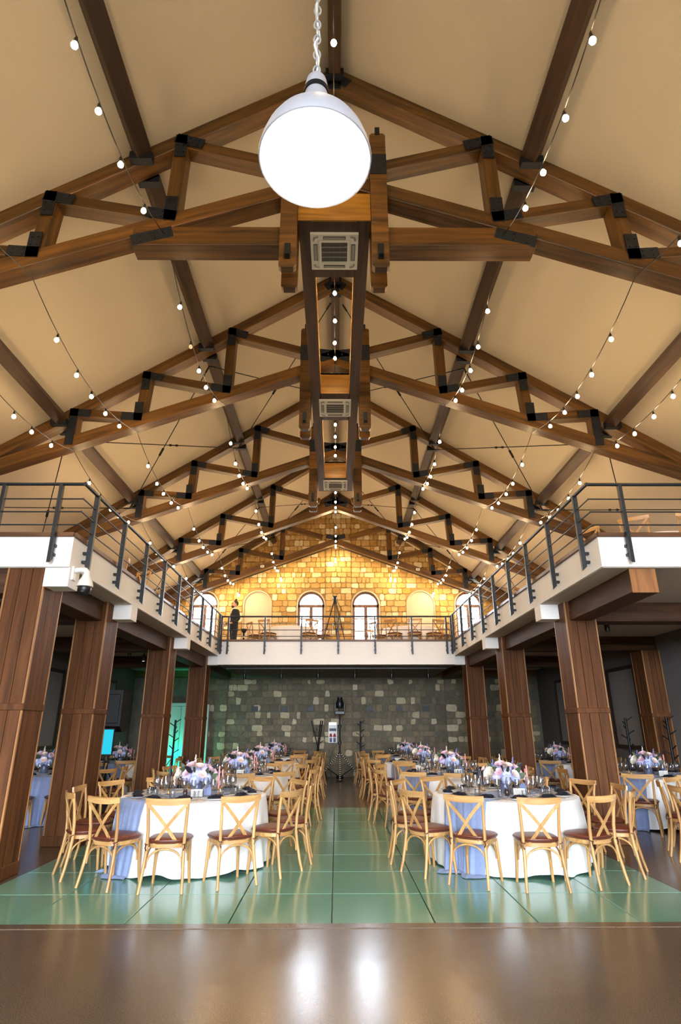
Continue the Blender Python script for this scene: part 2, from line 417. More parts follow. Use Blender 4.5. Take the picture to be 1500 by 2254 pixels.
# ------------------------------------------------------------------ ceiling
cb = MB()
y0, y1 = FRONT_Y - .2, BACK_Y + .5
for sx in (-1, 1):
    xe = CX + sx * (WALL_X + .5); T = .15
    vs = [(CX, y0, RIDGE), (xe, y0, roof(xe)), (xe, y1, roof(xe)), (CX, y1, RIDGE), (CX, y0, RIDGE + T), (xe, y0, roof(xe) + T), (xe, y1, roof(xe) + T), (CX, y1, RIDGE + T)]
    cb.add(vs, [(0, 1, 2, 3), (4, 7, 6, 5), (1, 5, 6, 2), (0, 4, 5, 1), (3, 2, 6, 7)])
tag(cb.build('ceiling', 'ceiling_plaster', smooth=0), kind='structure')
# ------------------------------------------------------------------ side walls and front wall
for sx, nm in ((-1, 'wall_left'), (1, 'wall_right')):
    x = sx * WALL_X; b = MB()
    b.box(min(x, x + sx * .25), max(x, x + sx * .25), FRONT_Y - .2, BACK_Y + .4, 0, 3.6)
    b.cur = 1
    b.box(min(x, x + sx * .25), max(x, x + sx * .25), FRONT_Y - .2, BACK_Y + .4, 3.6, roof(x) + .1)
    tag(b.build(nm, ['grey_wall', 'plaster'], smooth=0), kind='structure')
b = MB(); xs = [-WALL_X]
for wx, ww in WIN_F: xs += [wx - ww / 2, wx + ww / 2]
xs.append(WALL_X)
for i in range(0, len(xs), 2): b.box(xs[i], xs[i + 1], FRONT_Y - .25, FRONT_Y, 0, 5.45)
for wx, ww in WIN_F:
    b.box(wx - ww / 2, wx + ww / 2, FRONT_Y - .25, FRONT_Y, 0, 0.5); b.box(wx - ww / 2, wx + ww / 2, FRONT_Y - .25, FRONT_Y, 5.2, 5.45)
b.prism([(-WALL_X, 5.45), (WALL_X, 5.45), (WALL_X, roof(WALL_X)), (CX, RIDGE), (-WALL_X, roof(-WALL_X))], 'y', FRONT_Y - .25, FRONT_Y)
tag(b.build('wall_front', 'front_panel', smooth=0), kind='structure')
for i, (wx, ww) in enumerate(WIN_F):
    b = MB()
    for dx in (-ww / 2 + .04, -ww / 6, ww / 6, ww / 2 - .04): b.box(wx + dx - .04, wx + dx + .04, FRONT_Y - .16, FRONT_Y - .08, .5, 5.2)
    for z in (.54, 1.7, 2.9, 4.1, 5.16): b.box(wx - ww / 2, wx + ww / 2, FRONT_Y - .15, FRONT_Y - .09, z - .04, z + .04)
    wo = tag(b.build('window_%d' % (i + 7), 'window_wood', smooth=0), kind='structure')
    MB().box(wx - ww / 2, wx + ww / 2, FRONT_Y - .125, FRONT_Y - .12, .5, 5.2).build('pane', 'window_glass', wo, smooth=0)

# ------------------------------------------------------------------ back wall: mortar bed with arched openings, stones laid on it
WIN_B = [-4.97, -0.96, 1.10, 4.98]; NICHE = [-2.97, 3.17]
AR, SPRING = 0.50, 5.92
def arch_half(z):
    if z < DECK: return 0
    if z <= SPRING: return AR
    h = z - SPRING
    return math.sqrt(AR * AR - h * h) if h < AR else 0
b = MB(); Yw = BACK_Y
def strip(xa, xb, za0, za1, zb0, zb1, y=Yw): b.add([(xa, y, za0), (xb, y, zb0), (xb, y, zb1), (xa, y, za1)], [(0, 1, 2, 3)])
ops = sorted([(x, 0) for x in WIN_B] + [(x, 1) for x in NICHE]); px = -WALL_X
for ox, kind in ops:
    for (a, c) in [(px, ox - AR)]:
        if a < CX < c: strip(a, CX, 3.28, roof(a), 3.28, RIDGE); strip(CX, c, 3.28, RIDGE, 3.28, roof(c))
        else: strip(a, c, 3.28, roof(a), 3.28, roof(c))
    N = 14
    for k in range(N):
        a0 = pi - pi * k / N; a1 = pi - pi * (k + 1) / N
        xa, xb = ox + AR * cos(a0), ox + AR * cos(a1); za, zb = SPRING + AR * sin(a0), SPRING + AR * sin(a1)
        strip(xa, xb, za, roof(xa), zb, roof(xb))
        d = .3 if kind == 0 else .07
        b.add([(xa, Yw, za), (xb, Yw, zb), (xb, Yw + d, zb), (xa, Yw + d, za)], [(0, 1, 2, 3)])
    d = .3 if kind == 0 else .07
    for s_ in (-1, 1): b.add([(ox + s_ * AR, Yw, DECK), (ox + s_ * AR, Yw, SPRING), (ox + s_ * AR, Yw + d, SPRING), (ox + s_ * AR, Yw + d, DECK)], [(0, 1, 2, 3)])
    strip(ox - AR, ox + AR, 3.28, DECK, 3.28, DECK)
    px = ox + AR
strip(px, WALL_X, 3.28, roof(px), 3.28, roof(WALL_X))
wall_up = tag(b.build('wall_back_upper', 'mortar_lamplit', smooth=0, recalc=False), 'stone gable wall, lamplit gold in its colour, with arched windows above the gallery', None, None, 'structure')
wall_lo = tag(MB().box(-WALL_X, WALL_X, Yw, Yw + .3, 0, 3.3).build('wall_back_lower', 'mortar_shaded', smooth=0), 'rubble stone wall under the back gallery, shade put into its grey', None, None, 'structure')
PIL = [(-0.42, 0.56), (-4.9, -3.88), (3.88, 4.9)]       # shallow pilasters standing a little proud
def stone_geo(x0, x1, z0, z1, d, yb, jit):
    ch = min(x1 - x0, z1 - z0) * random.uniform(.08, .26)
    j = lambda: random.uniform(-jit, jit)
    pts = [(x0 + ch + j(), z0 + j()), (x1 - ch + j(), z0 + j()), (x1 + j(), z0 + ch + j()), (x1 + j(), z1 - ch + j()), (x1 - ch + j(), z1 + j()), (x0 + ch + j(), z1 + j()), (x0 + j(), z1 - ch + j()), (x0 + j(), z0 + ch + j())]
    cx, cz = (x0 + x1) / 2, (z0 + z1) / 2
    vs = [(x, yb, z) for x, z in pts] + [(cx + (x - cx) * .93, yb - d, cz + (z - cz) * .93) for x, z in pts]
    fs = [tuple(range(8, 16))] + [(k, 8 + k, 8 + (k + 1) % 8, (k + 1) % 8) for k in range(8)]
    return vs, fs
def lay(z0, z1, blocked, tone, edge=None):
    out = []; z = z0
    while z < z1 - .1:
        h = random.uniform(.16, .26)
        if z + h > z1: h = z1 - z
        brk = [-WALL_X + .1, WALL_X - .1] + [e for p_ in PIL for e in p_]
        if edge: lim = edge(z + h * .8); brk = [max(-lim, min(lim, v)) for v in brk]
        brk = sorted(set(brk)); 
        for a, c in zip(brk[:-1], brk[1:]):
            mid = (a + c) / 2; proud = any(p_[0] < mid < p_[1] for p_ in PIL)
            segs = [(a, c)]
            for (bx, hw) in blocked(z, z + h):
                ns = []
                for (u, v) in segs:
                    if bx + hw <= u or bx - hw >= v: ns.append((u, v)); continue
                    if bx - hw > u: ns.append((u, bx - hw))
                    if bx + hw < v: ns.append((bx + hw, v))
                segs = ns
            for (u, v) in segs:
                x = u
                while v - x > .05:
                    wd = random.choice((random.uniform(.13, .24), random.uniform(.2, .42)))
                    if v - (x + wd) < .14: wd = v - x
                    if wd > .6: wd /= 2
                    g = .009
                    out.append((x + g, x + wd - g, z + g, z + h - g, tone(), proud)); x += wd
        z += h
    return out
def blocked_up(za, zb):
    r = []
    for ox in WIN_B + NICHE:
        hw = max(arch_half(za), arch_half(min(zb, SPRING)) if za < SPRING else 0, arch_half(za))
        if hw > 0: r.append((ox, hw + .05))
    return r
def place_stones(stones, wall, mat, jit, inview, dep):
    def geo(s_):
        x0, x1, z0, z1, t, proud = s_
        return stone_geo(x0, x1, z0, z1, random.uniform(*dep), Yw - (.05 if proud else 0), jit)
    order = sorted(range(len(stones)), key=lambda i: (not inview(stones[i]), -(stones[i][1] - stones[i][0]) * (stones[i][3] - stones[i][2])))
    first = order[:300]; rest = order[300:]
    def mk(idx, name):
        mb = MB(); tones = []
        for i in idx:
            vs, fs = geo(stones[i]); mb.add(vs, fs); tones += [stones[i][4]] * len(vs)
        me = mb.mesh(name, mat, 30, recalc=False)
        a = me.attributes.new('tone', 'FLOAT', 'POINT'); a.data.foreach_set('value', tones)
        return obj(name, me, wall)
    for i in first: mk([i], 'stone')
    if rest: tag(mk(rest, 'stone_bed'), kind='stuff')
up = lay(DECK, RIDGE - .1, blocked_up, lambda: random.random(), edge=lambda z: max(.05, (RIDGE - z) / SLOPE))
lo = lay(0.0, 3.28, lambda a, c: [(-6.0, 1.25)], lambda: (random.uniform(.8, 1) if random.random() < .17 else random.uniform(0, .72)))
for p_ in PIL:
    MB().box(p_[0], p_[1], Yw - .05, Yw, 0, 3.28).build('pilaster', 'mortar_shaded', wall_lo, smooth=0)
    if abs(p_[0]) < 1: MB().prism([(p_[0], 3.28), (p_[1], 3.28), (p_[1], roof(p_[1])), (CX, RIDGE), (p_[0], roof(p_[0]))], 'y', Yw - .05, Yw).build('pilaster', 'mortar_lamplit', wall_up, smooth=0)
    else: MB().prism([(p_[0], DECK + 2.7), (p_[1], DECK + 2.7), (p_[1], roof(p_[1])), (p_[0], roof(p_[0]))], 'y', Yw - .05, Yw).build('pilaster', 'mortar_lamplit', wall_up, smooth=0)
# outer pilasters stop above the outer windows
def fix_proud(s_):
    x0, x1, z0, z1, t, pr = s_
    if pr and abs(x0) > 2 and z0 < DECK + 2.7: pr = False
    return (x0, x1, z0, z1, t, pr)
place_stones([fix_proud(s_) for s_ in up], wall_up, 'stone_lamplit', .012, lambda s_: abs((s_[0] + s_[1]) / 2) < 5.6 and s_[2] > 4.4 and s_[3] < 8.6, (.02, .035))
place_stones(lo, wall_lo, 'stone_shaded', .02, lambda s_: abs((s_[0] + s_[1]) / 2) < 4.6, (.006, .02))

# arched windows and blind niches
for ox in WIN_B + NICHE: MB().box(ox - AR, ox + AR, Yw - .055, Yw + .3, DECK - .03, DECK + .013).build('sill', 'coping_wood', wall_up, smooth=0)
def arch_poly(r, z0, n=14): return [(r, z0)] + [(r * cos(pi * k / n), SPRING + r * sin(pi * k / n)) for k in range(n + 1)] + [(-r, z0)]
def arch_band(mb, r0, r1, z0, ya, yb, ox, n=14):
    A = arch_poly(r0, z0, n); B = arch_poly(r1, z0, n); m_ = len(A)
    vs = [(ox + x, y, z) for y in (ya, yb) for P in (A, B) for (x, z) in P]; fs = []
    for k in range(m_ - 1):
        fs += [(k, k + 1, m_ + k + 1, m_ + k), (2 * m_ + k, 3 * m_ + k, 3 * m_ + k + 1, 2 * m_ + k + 1), (k, 2 * m_ + k, 2 * m_ + k + 1, k + 1), (m_ + k, m_ + k + 1, 3 * m_ + k + 1, 3 * m_ + k)]
    mb.add(vs, fs)
for i, ox in enumerate(WIN_B):
    y = Yw + .12; fr = MB()
    arch_band(fr, AR - .07, AR, DECK, y, y + .08, ox)
    fr.box(ox - AR, ox + AR, y, y + .08, SPRING - .08, SPRING + .02)
    fr.box(ox - .035, ox + .035, y + .01, y + .07, DECK, SPRING - .08)
    wo = tag(fr.build('window_%d' % (i + 1), 'window_wood', smooth=30), kind='structure')
    for sgn in (-1, 1):
        cx = ox + sgn * .235
        st = MB(); 
        for dx in (-.19, .19): st.box(cx + dx - .018, cx + dx + .018, y + .015, y + .06, DECK, SPRING - .08)
        st.build('leaf_stile', 'window_wood', wo, smooth=0)
        for z in (DECK + .62, DECK + 1.02, DECK + 1.48): MB().box(cx - .2, cx + .2, y + .02, y + .05, z - .018, z + .018).build('muntin', 'window_wood', wo, smooth=0)
        MB().box(cx - .175, cx + .175, y + .03, y + .05, DECK, DECK + .6).build('lower_panel', 'window_wood', wo, smooth=0)
        for (z0, z1) in ((.64, 1.0), (1.04, 1.46), (1.5, 1.9)): MB().box(cx - .175, cx + .175, y + .032, y + .036, DECK + z0, DECK + z1).build('pane', 'window_glass', wo, smooth=0)
    for a in (60, 120):
        beam('muntin', (ox, y + .04, SPRING), (ox + (AR - .05) * cos(R(a)), y + .04, SPRING + (AR - .05) * sin(R(a))), .03, .02, 'window_wood', wo, 0)
    MB().prism([(ox + x, z) for x, z in arch_poly(AR - .06, SPRING + .02)], 'y', y + .034, y + .038).build('pane', 'window_glass', wo, smooth=0)
    t = MB(); arch_band(t, AR, AR + .045, DECK, Yw - .03, Yw + .02, ox); t.build('arch_trim', 'plaster', wo, smooth=30)
for i, ox in enumerate(NICHE):
    t = MB(); arch_band(t, AR, AR + .04, DECK, Yw - .03, Yw + .02, ox)
    o = tag(t.build('trim_%d' % (i + 1), 'plaster', smooth=30), kind='structure')
    MB().prism([(ox + x, z) for x, z in arch_poly(AR, DECK)], 'y', Yw + .06, Yw + .1).build('niche_panel', 'plaster', o, smooth=0)
# beyond the panes lie only the sky and the added dark ground plane
# white double door in the back wall, far left
d = MB()
d.box(-6.85, -6.75, Yw - .08, Yw, 0, 2.4); d.box(-4.85, -4.75, Yw - .08, Yw, 0, 2.4); d.box(-6.85, -4.75, Yw - .08, Yw, 2.3, 2.4)
do = tag(d.build('door_1', 'door_paint', smooth=0), kind='structure')
for k in range(3):
    x0 = -6.74 + k * .63; lf = MB().box(x0 + .004, x0 + .622, Yw - .05, Yw - .01, 0.01, 2.29, .004).build('door_leaf', 'door_paint', do, smooth=0)
tag(MB().box(-4.62, -4.48, Yw - .2, Yw, 0, 2.35, .006).build('trim_3', 'door_paint', smooth=0), kind='structure')

# ------------------------------------------------------------------ galleries
def gallery(name, label, x0, x1, y0, y1, zb, copings):
    o = MB().box(x0, x1, y0, y1, zb, DECK).build(name, 'white_paint', smooth=0)
    tag(o, label, None, None, 'structure')
    for (a, b_, wx, wy) in copings:
        beam('coping', a, b_, .12, .06, 'coping_wood', o, .006, normal=(wx, wy, 0))
    return o
SB = 3.53
zc = DECK + .028
g_l = gallery('balcony', 'white side balcony on the left with wooden coping', -WALL_X, -FX, 7.33, Yw, SB, [((-FX - .03, 7.33, zc), (-FX - .03, 17.35, zc), 1, 0), ((-WALL_X, 7.36, zc), (-FX, 7.36, zc), 0, 1)])
g_r = gallery('balcony', 'white side balcony on the right with wooden coping', FX, WALL_X, 7.33, Yw, SB, [((FX + .03, 7.33, zc), (FX + .03, 17.35, zc), 1, 0), ((FX, 7.36, zc), (WALL_X, 7.36, zc), 0, 1)])
g_b = gallery('balcony', 'white back balcony below the stone gable wall', -FX, FX, 17.35, Yw, 3.28, [((-FX, 17.38, zc), (FX, 17.38, zc), 0, 1)])
for g, x0, x1 in ((g_l, -WALL_X, -FX), (g_r, FX, WALL_X), (g_b, -FX, FX)):
    MB().box(x0 + .13, x1 - .13, 7.5 if g is not g_b else 17.5, Yw - .05, DECK, DECK + .012).build('deck_floor', 'coping_wood', g, smooth=0)
    if g is not g_b: MB().box(x0 + .02, x1 - .02, 7.36, Yw, SB - .006, SB).build('soffit', 'soffit_paint', g, smooth=0)
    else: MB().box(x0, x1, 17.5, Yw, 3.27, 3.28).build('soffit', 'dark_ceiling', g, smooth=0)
for sx, g in ((-1, g_l), (1, g_r)):
    for cy in ([7.36] if sx < 0 else []) + [9.8, 13.7, 17.45]:
        a, c = sorted((sx * FX, sx * (COLX0 + .02)))
        MB().box(a, c, cy, cy + .3, 3.28, SB, .004).build('corbel', 'white_paint', g, smooth=0)
# longitudinal and cross beams below the galleries
def gal_beam(label, p0, p1, nrm, endcap=False):
    t = thing('gallery_beam', label, 'beam', p0)
    q = Vector(p1) - Vector(p0)
    beam('beam_body', (0, 0, 0), q, .34, .32, 'dark_beam_wood', t, .006, nrm)
    for s_ in (-1, 1):
        off = Vector(nrm) * (s_ * .172)
        beam('beam_board', off + Vector((0, 0, -.085)), q + off + Vector((0, 0, -.085)), .018, .14, 'dark_beam_wood', t, .003, nrm)
    if endcap: beam('beam_end', -q.normalized() * .012, (0, 0, 0), .34, .32, 'beam_end_wood', t, .002, nrm)
for sx, side in ((-1, 'left'), (1, 'right')):
    gal_beam('long dark wooden beam along the columns under the %s balcony' % side, (sx * 3.97, 7.42, 3.37), (sx * 3.97, Yw - .2, 3.37), (1, 0, 0), True)
    for k, cy in enumerate(([7.63] if sx < 0 else []) + [9.8, 13.7, 17.6]):
        gal_beam('dark cross beam from %s column %d back to the outer wall' % (side, k + 1), (sx * 4.15, cy, 3.372), (sx * WALL_X, cy, 3.372), (0, 1, 0))

# ------------------------------------------------------------------ columns
def column(label, cx, cy, wx=.49, wy=.53, name='column', cat='column', top=3.52):
    t = thing(name, label, cat, (cx, cy, 0))
    hx, hy = wx / 2, wy / 2
    MB().box(-hx + .02, hx - .02, -hy + .02, hy - .02, 0, top, 0).build('core', 'black_plastic', t, smooth=0)
    for (z0, z1) in ((.13, 1.80), (1.86, top)):
        for s_ in (-1, 1):
            for ax in (0, 1):
                L = (wx if ax == 0 else wy) - .05; n = 3; bw = L / n
                for k in range(n):
                    a = -L / 2 + k * bw + .003; c = -L / 2 + (k + 1) * bw - .003
                    if ax == 0: MB().box(a, c, *sorted((s_ * (hy - .022), s_ * hy)), z0, z1, .003).build('board', 'column_wood', t, smooth=0)
                    else: MB().box(*sorted((s_ * (hx - .022), s_ * hx)), a, c, z0, z1, .003).build('board', 'column_wood', t, smooth=0)
        for sx in (-1, 1):
            for sy in (-1, 1):
                MB().box(*sorted((sx * (hx - .022), sx * (hx + .004))), *sorted((sy * (hy - .022), sy * (hy + .004))), z0, z1, .003).build('corner_trim', 'column_edge', t, smooth=0)
    MB().box(-hx - .012, hx + .012, -hy - .012, hy + .012, 1.79, 1.87, .008).build('band', 'column_wood', t, smooth=0)
    MB().box(-hx - .014, hx + .014, -hy - .014, hy + .014, 0, .14, .008).build('plinth', 'column_wood', t, smooth=0)
    return t
cxm = (COLX0 + COLX1) / 2
ORD = {0: 'nearest', 1: 'second', 2: 'third', 3: 'fourth'}
for k, cy in enumerate([7.63, 9.8, 13.7, 17.6]): column('wood-clad column, %s from the camera in the left row' % ORD[k], -cxm, cy)
for k, cy in enumerate([9.8, 13.7, 17.6]): column('wood-clad column, %s from the camera in the right row' % ORD[k], cxm, cy)
for sx, side in ((-1, 'left'), (1, 'right')):
    for k, cy in enumerate([9.8, 13.7, 17.6]):
        column('dark wall pilaster, %s from the camera on the %s wall' % (ORD[k], side), sx * (WALL_X - .2), cy, .4, .53, 'wall_pilaster', 'pilaster', 3.2)

# ------------------------------------------------------------------ railings
def railing(name, label, pts, posts, outs):
    """pts: polyline of the rail (top centre), posts: [(x,y,nx,ny)] n = direction towards the slab"""
    t = thing(name, label, 'railing', (pts[0][0], pts[0][1], DECK)); base = Vector(t.location)
    top = 4.64
    def line(z, r, nm):
        mb = MB(); P = [Vector((x, y, z)) - base for x, y in pts]
        for a, c in zip(P[:-1], P[1:]):
            d_ = (c - a).normalized() * r * .9
            mb.tube([a - d_, c + d_], r, 8)
        mb.build(nm, 'rail_paint', t)
    line(top, .024, 'handrail')
    for z in (4.43, 4.25, 4.07): line(z, .010, 'rail')
    for (x, y, nx, ny) in posts:
        tx, ty = -ny, nx
        P = MB()
        w2, d2 = .022, .032
        prof = [(-d2, 3.56), (d2, 3.62), (d2, top), (-d2, top)]
        vs = []
        for s_ in (-1, 1):
            for (u, z) in prof: vs.append(Vector((x + nx * u + tx * w2 * s_, y + ny * u + ty * w2 * s_, z)) - base)
        P.add(vs, [(0, 1, 2, 3), (7, 6, 5, 4), (0, 4, 5, 1), (1, 5, 6, 2), (2, 6, 7, 3), (3, 7, 4, 0)])
        po = P.build('post', 'rail_paint', t, smooth=0)
        for z in (3.68, 3.80):
            B = MB(); c = Vector((x + nx * .055, y + ny * .055, z)) - base
            B.box(c.x - .03, c.x + .03, c.y - .03, c.y + .03, c.z - .018, c.z + .018); B.build('bracket', 'rail_paint', po, smooth=0)
RX = FX - .08
sideY = [7.68 + 1.155 * k for k in range(9)]
railing('railing', 'dark steel railing along the left balcony', [(-WALL_X, 7.25), (-RX, 7.25), (-RX, 17.27)], [(-x, 7.25, 0, 1) for x in (3.65, 4.4, 5.5, 6.6)] + [(-RX, y, -1, 0) for y in sideY], None)
railing('railing', 'dark steel railing along the right balcony', [(WALL_X, 7.25), (RX, 7.25), (RX, 17.27)], [(x, 7.25, 0, 1) for x in (3.78, 4.93, 6.1)] + [(RX, y, 1, 0) for y in sideY], None)
railing('railing', 'dark steel railing across the back balcony', [(-RX, 17.27), (RX, 17.27)], [(-RX + .0, 17.27, 0, 1)] + [(x, 17.27, 0, 1) for x in (-3.15, -2.08, -1.02, .05, 1.12, 2.19, 3.2)] + [(RX, 17.27, 0, 1)], None)

# ------------------------------------------------------------------ roof trusses
def zt(x): return roof(x)                       # upper edge of rafter
def zb(x): return 8.22 - .365 * abs(x - CX)     # upper edge of bottom chord
TH, TB, TT = .20, .21, .24                      # rafter depth, chord depth, thickness in y
def plate(name, node, dirs, yf, parent, ln=.30, wd=.15):
    mb = MB()
    for dx, dz in dirs:
        d_ = Vector((dx, 0, dz)).normalized(); n = Vector((-d_.z, 0, d_.x)) * wd / 2; P = Vector((node[0], 0, node[1]))
        q = [P - d_ * wd / 2 - n, P + d_ * ln - n, P + d_ * ln + n, P - d_ * wd / 2 + n]
        vs = [(v.x, y_, v.z) for y_ in (yf - .012, yf + .004) for v in q]
        mb.add(vs, [(0, 1, 2, 3), (7, 6, 5, 4), (0, 4, 5, 1), (1, 5, 6, 2), (2, 6, 7, 3), (3, 7, 4, 0)])
        for u in (.35, .75):
            for v in (-.5, .5):
                c = P + d_ * ln * u + n * v; mb.tube([(c.x, yf - .022, c.z), (c.x, yf - .01, c.z)], .014, 6)
    mb.build(name, 'gusset_steel', parent, smooth=0)
def truss(k, y):
    lab = ['nearest', 'second', 'third', 'fourth', 'farthest'][k]
    t = thing('roof_truss', '%s brown timber roof truss from the camera, with dark steel plates' % lab, 'truss', (CX, y + TT / 2, 0))
    yc = 0.0; yf = -TT / 2
    for s_ in (-1, 1):
        X = lambda x: s_ * x
        xe = WALL_X - .1
        beam('rafter', (0, yc, RIDGE - .125), (X(xe), yc, RIDGE - SLOPE * xe - .125), TT, TH, 'beam_wood', t)
        beam('bottom_chord', (0, yc, 8.22 - .115), (X(xe), yc, 8.22 - .365 * xe - .115), TT, TB, 'beam_wood', t)
        zr = lambda x: RIDGE - SLOPE * x - .24         # underside of rafter
        zu = lambda x: 8.22 - .365 * x                 # top of chord
        beam('strut', (X(.5), yc, 8.28), (X(2.0), yc, zr(2.0) + .12), TT - .04, .165, 'beam_wood', t)
        beam('web_post', (X(1.98), yc, zr(1.98) + .08), (X(2.0), yc, zu(2.0) - .03), TT - .03, .17, 'beam_wood', t)
        beam('strut', (X(2.05), yc, zu(2.0) - .02), (X(3.5), yc, zr(3.5) + .12), TT - .04, .16, 'beam_wood', t)
        beam('web_post', (X(3.5), yc, zr(3.5) + .08), (X(3.55), yc, zu(3.55) - .03), TT - .03, .17, 'beam_wood', t)
        beam('strut', (X(3.6), yc, zu(3.55) - .02), (X(4.72), yc, zr(4.72) + .12), TT - .04, .15, 'beam_wood', t)
        beam('web_post', (X(4.74), yc, zr(4.74) + .08), (X(4.74), yc, zu(4.74) - .03), TT - .03, .17, 'beam_wood', t)
        for xn, xp in ((1.97, .5), (3.5, 2.05), (4.73, 3.6)):
            zn = zr(xn) + .11; dz = (zr(xn) + .14 - zu(xp)) / (xn - xp) if xp > 1 else (zr(xn) + .12 - 8.28) / 1.5
            plate('gusset_plate', (X(xn), zn), [(0, -1), (-s_, -dz)], yf, t)
        for xn, xq in ((2.0, 3.5), (3.57, 4.72)):
            zn = zu(xn) - .04; dz = (zr(xq) + .14 - zu(xn)) / (xq - xn)
            plate('gusset_plate', (X(xn), zn), [(0, 1), (s_, dz)], yf, t)
        plate('gusset_plate', (X(4.74), zu(4.74) - .1), [(0, 1)], yf, t, .28)
        if k == 0:
            plate('gusset_plate', (X(2.02), 7.17), [(s_, -.3)], yf, t, .42, .16)
    if k == 0:
        for s_ in (-1, 1): beam('collar_tie', (s_ * .5, yc, 7.13), (s_ * 2.42, yc, 7.13), TT + .02, .28, 'beam_wood', t)
    plate('ridge_plate', (0, 9.9), [(1, -SLOPE), (-1, -SLOPE), (0, -1)], yf, t, .22, .16)
    if k in (1, 2, 3): plate('apex_plate', (0, 8.22), [(1, .12), (-1, .12), (1, -.3), (-1, -.3)], yf, t, .36, .16)
    if k == 4: plate('apex_plate', (0, 8.22), [(1, .2), (-1, .2)], yf, t, .36, .16)
    return t
trusses = [truss(k, y) for k, y in enumerate(TR_Y)]
# hanger planks clasping the trusses beside the bulkhead
def hanger(k, sx):
    side = 'left' if sx < 0 else 'right'
    t = thing('timber_hanger', 'paired timber hanger planks on the %s of the bulkhead, %s truss' % (side, ORD[k]), 'hanger', (CX + sx * .545, TR_Y[k] + TT / 2, 6.58))
    for yy, z0, z1, nm in ((-TT / 2 - .05, 0.0, 2.15, 'plank'), (TT / 2 + .05, 0.0, 2.1, 'plank')):
        hw = .10
        poly = [(-hw + .03, z0), (hw - .03, z0), (hw, z0 + .03), (hw, z1 - .03), (hw - .03, z1), (-hw + .03, z1), (-hw, z1 - .03), (-hw, z0 + .03)]
        MB().prism(poly, 'y', yy - .045, yy + .045).build('plank', 'beam_wood', t, smooth=0)
    MB().box(-.103, .103, -TT / 2 - .105, -TT / 2 - .09, 1.45, 1.78).build('steel_band', 'gusset_steel', t, smooth=0)
    br = MB(); br.box(-.035, .035, -TT / 2 - .11, -TT / 2 - .09, .12, .34); br.box(-.025, .025, -TT / 2 - .16, -TT / 2 - .1, .14, .2)
    br.build('eye_bracket', 'steel_dark', t, smooth=0)
    MB().box(-.03, .03, -TT / 2 - .11, TT / 2 + .1, 2.12, 2.24).build('top_bolt', 'steel_dark', t, smooth=0)
for k in range(3):
    for sx in (-1, 1): hanger(k, sx)

# purlins, ridge beam
def purlin(name, label, x, w_, h_):
    t = thing(name, label, 'beam', (x, 0, 0))
    ys = [FRONT_Y] + [y + TT / 2 for y in TR_Y] + [Yw]
    for a, c in zip(ys[:-1], ys[1:]):
        zz = roof(x) - (h_ / 2 + .01) / math.cos(math.atan(SLOPE)) if abs(x - CX) > .1 else RIDGE - h_ / 2 - .02
        nrm = (1, 0, -SLOPE if x > 0 else SLOPE) if abs(x - CX) > .1 else (1, 0, 0)
        a2 = a if a == FRONT_Y else a + TT / 2; c2 = c if c == Yw else c - TT / 2
        beam('purlin_length', (0, a2, zz), (0, c2, zz), w_, h_, 'purlin_wood', t, .006, nrm)
    for y in TR_Y:
        for yy in (y - .05, y + TT + .05):
            zz = roof(x) - .2 if abs(x - CX) > .1 else RIDGE - .2
            q = MB(); q.box(-w_ / 2 - .04, w_ / 2 + .04, yy - .05, yy + .05, zz - .09, zz + .03); q.build('beam_shoe', 'gusset_steel', t, smooth=0)
purlin('ridge_beam', 'ridge beam running along the top of the roof', CX, .16, .26)
for x, lab in ((-2.46, 'upper purlin on the left roof slope'), (2.46, 'upper purlin on the right roof slope'), (-4.97, 'lower purlin on the left roof slope'), (4.97, 'lower purlin on the right roof slope')):
    purlin('roof_purlin', 'dark brown ' + lab, x, .20, .22)
# crossed tie rods
def rod(a, c, lab):
    a = Vector(a); c = Vector(c); t = thing('tie_rod', lab, 'tie rod', a)
    MB().tube([(0, 0, 0), c - a], .010, 6).build('rod', 'black_iron', t)
    d_ = (c - a).normalized(); m_ = (c - a) * .55
    tb = MB(); s_ = d_.cross(Vector((0, 0, 1))).normalized() * .018
    for q in (-1, 1): tb.tube([m_ - d_ * .09 + s_ * q, m_ + d_ * .09 + s_ * q], .008, 6)
    for q in (-1, 1): tb.tube([m_ + d_ * (.07 * q), m_ + d_ * (.11 * q)], .026, 8)
    tb.build('turnbuckle', 'black_iron', t)
    for e, q in (((0, 0, 0), 1), (c - a, -1)):
        MB().tube([Vector(e), Vector(e) + d_ * (.16 * q)], .018, 8).build('end_fork', 'black_iron', t)
xsP = [0.12, 2.46, 4.97, 7.0]; zo = .42
for bay, blab in ((1, 'between second and third trusses'), (3, 'between fourth and farthest trusses')):
    ya, yb = TR_Y[bay] + TT + .05, TR_Y[bay + 1] - .05
    for sx, side in ((-1, 'left'), (1, 'right')):
        for k in range(3):
            xa, xb = sx * xsP[k], sx * xsP[k + 1]; pos = ['ridge', 'middle', 'eave'][k]
            rod((xa, ya, roof(xa) - zo), (xb, yb, roof(xb) - zo), 'thin black tie rod, %s %s bay %s, descending away' % (side, pos, blab))
            rod((xb, ya, roof(xb) - zo), (xa, yb, roof(xa) - zo), 'thin black tie rod, %s %s bay %s, rising away' % (side, pos, blab))

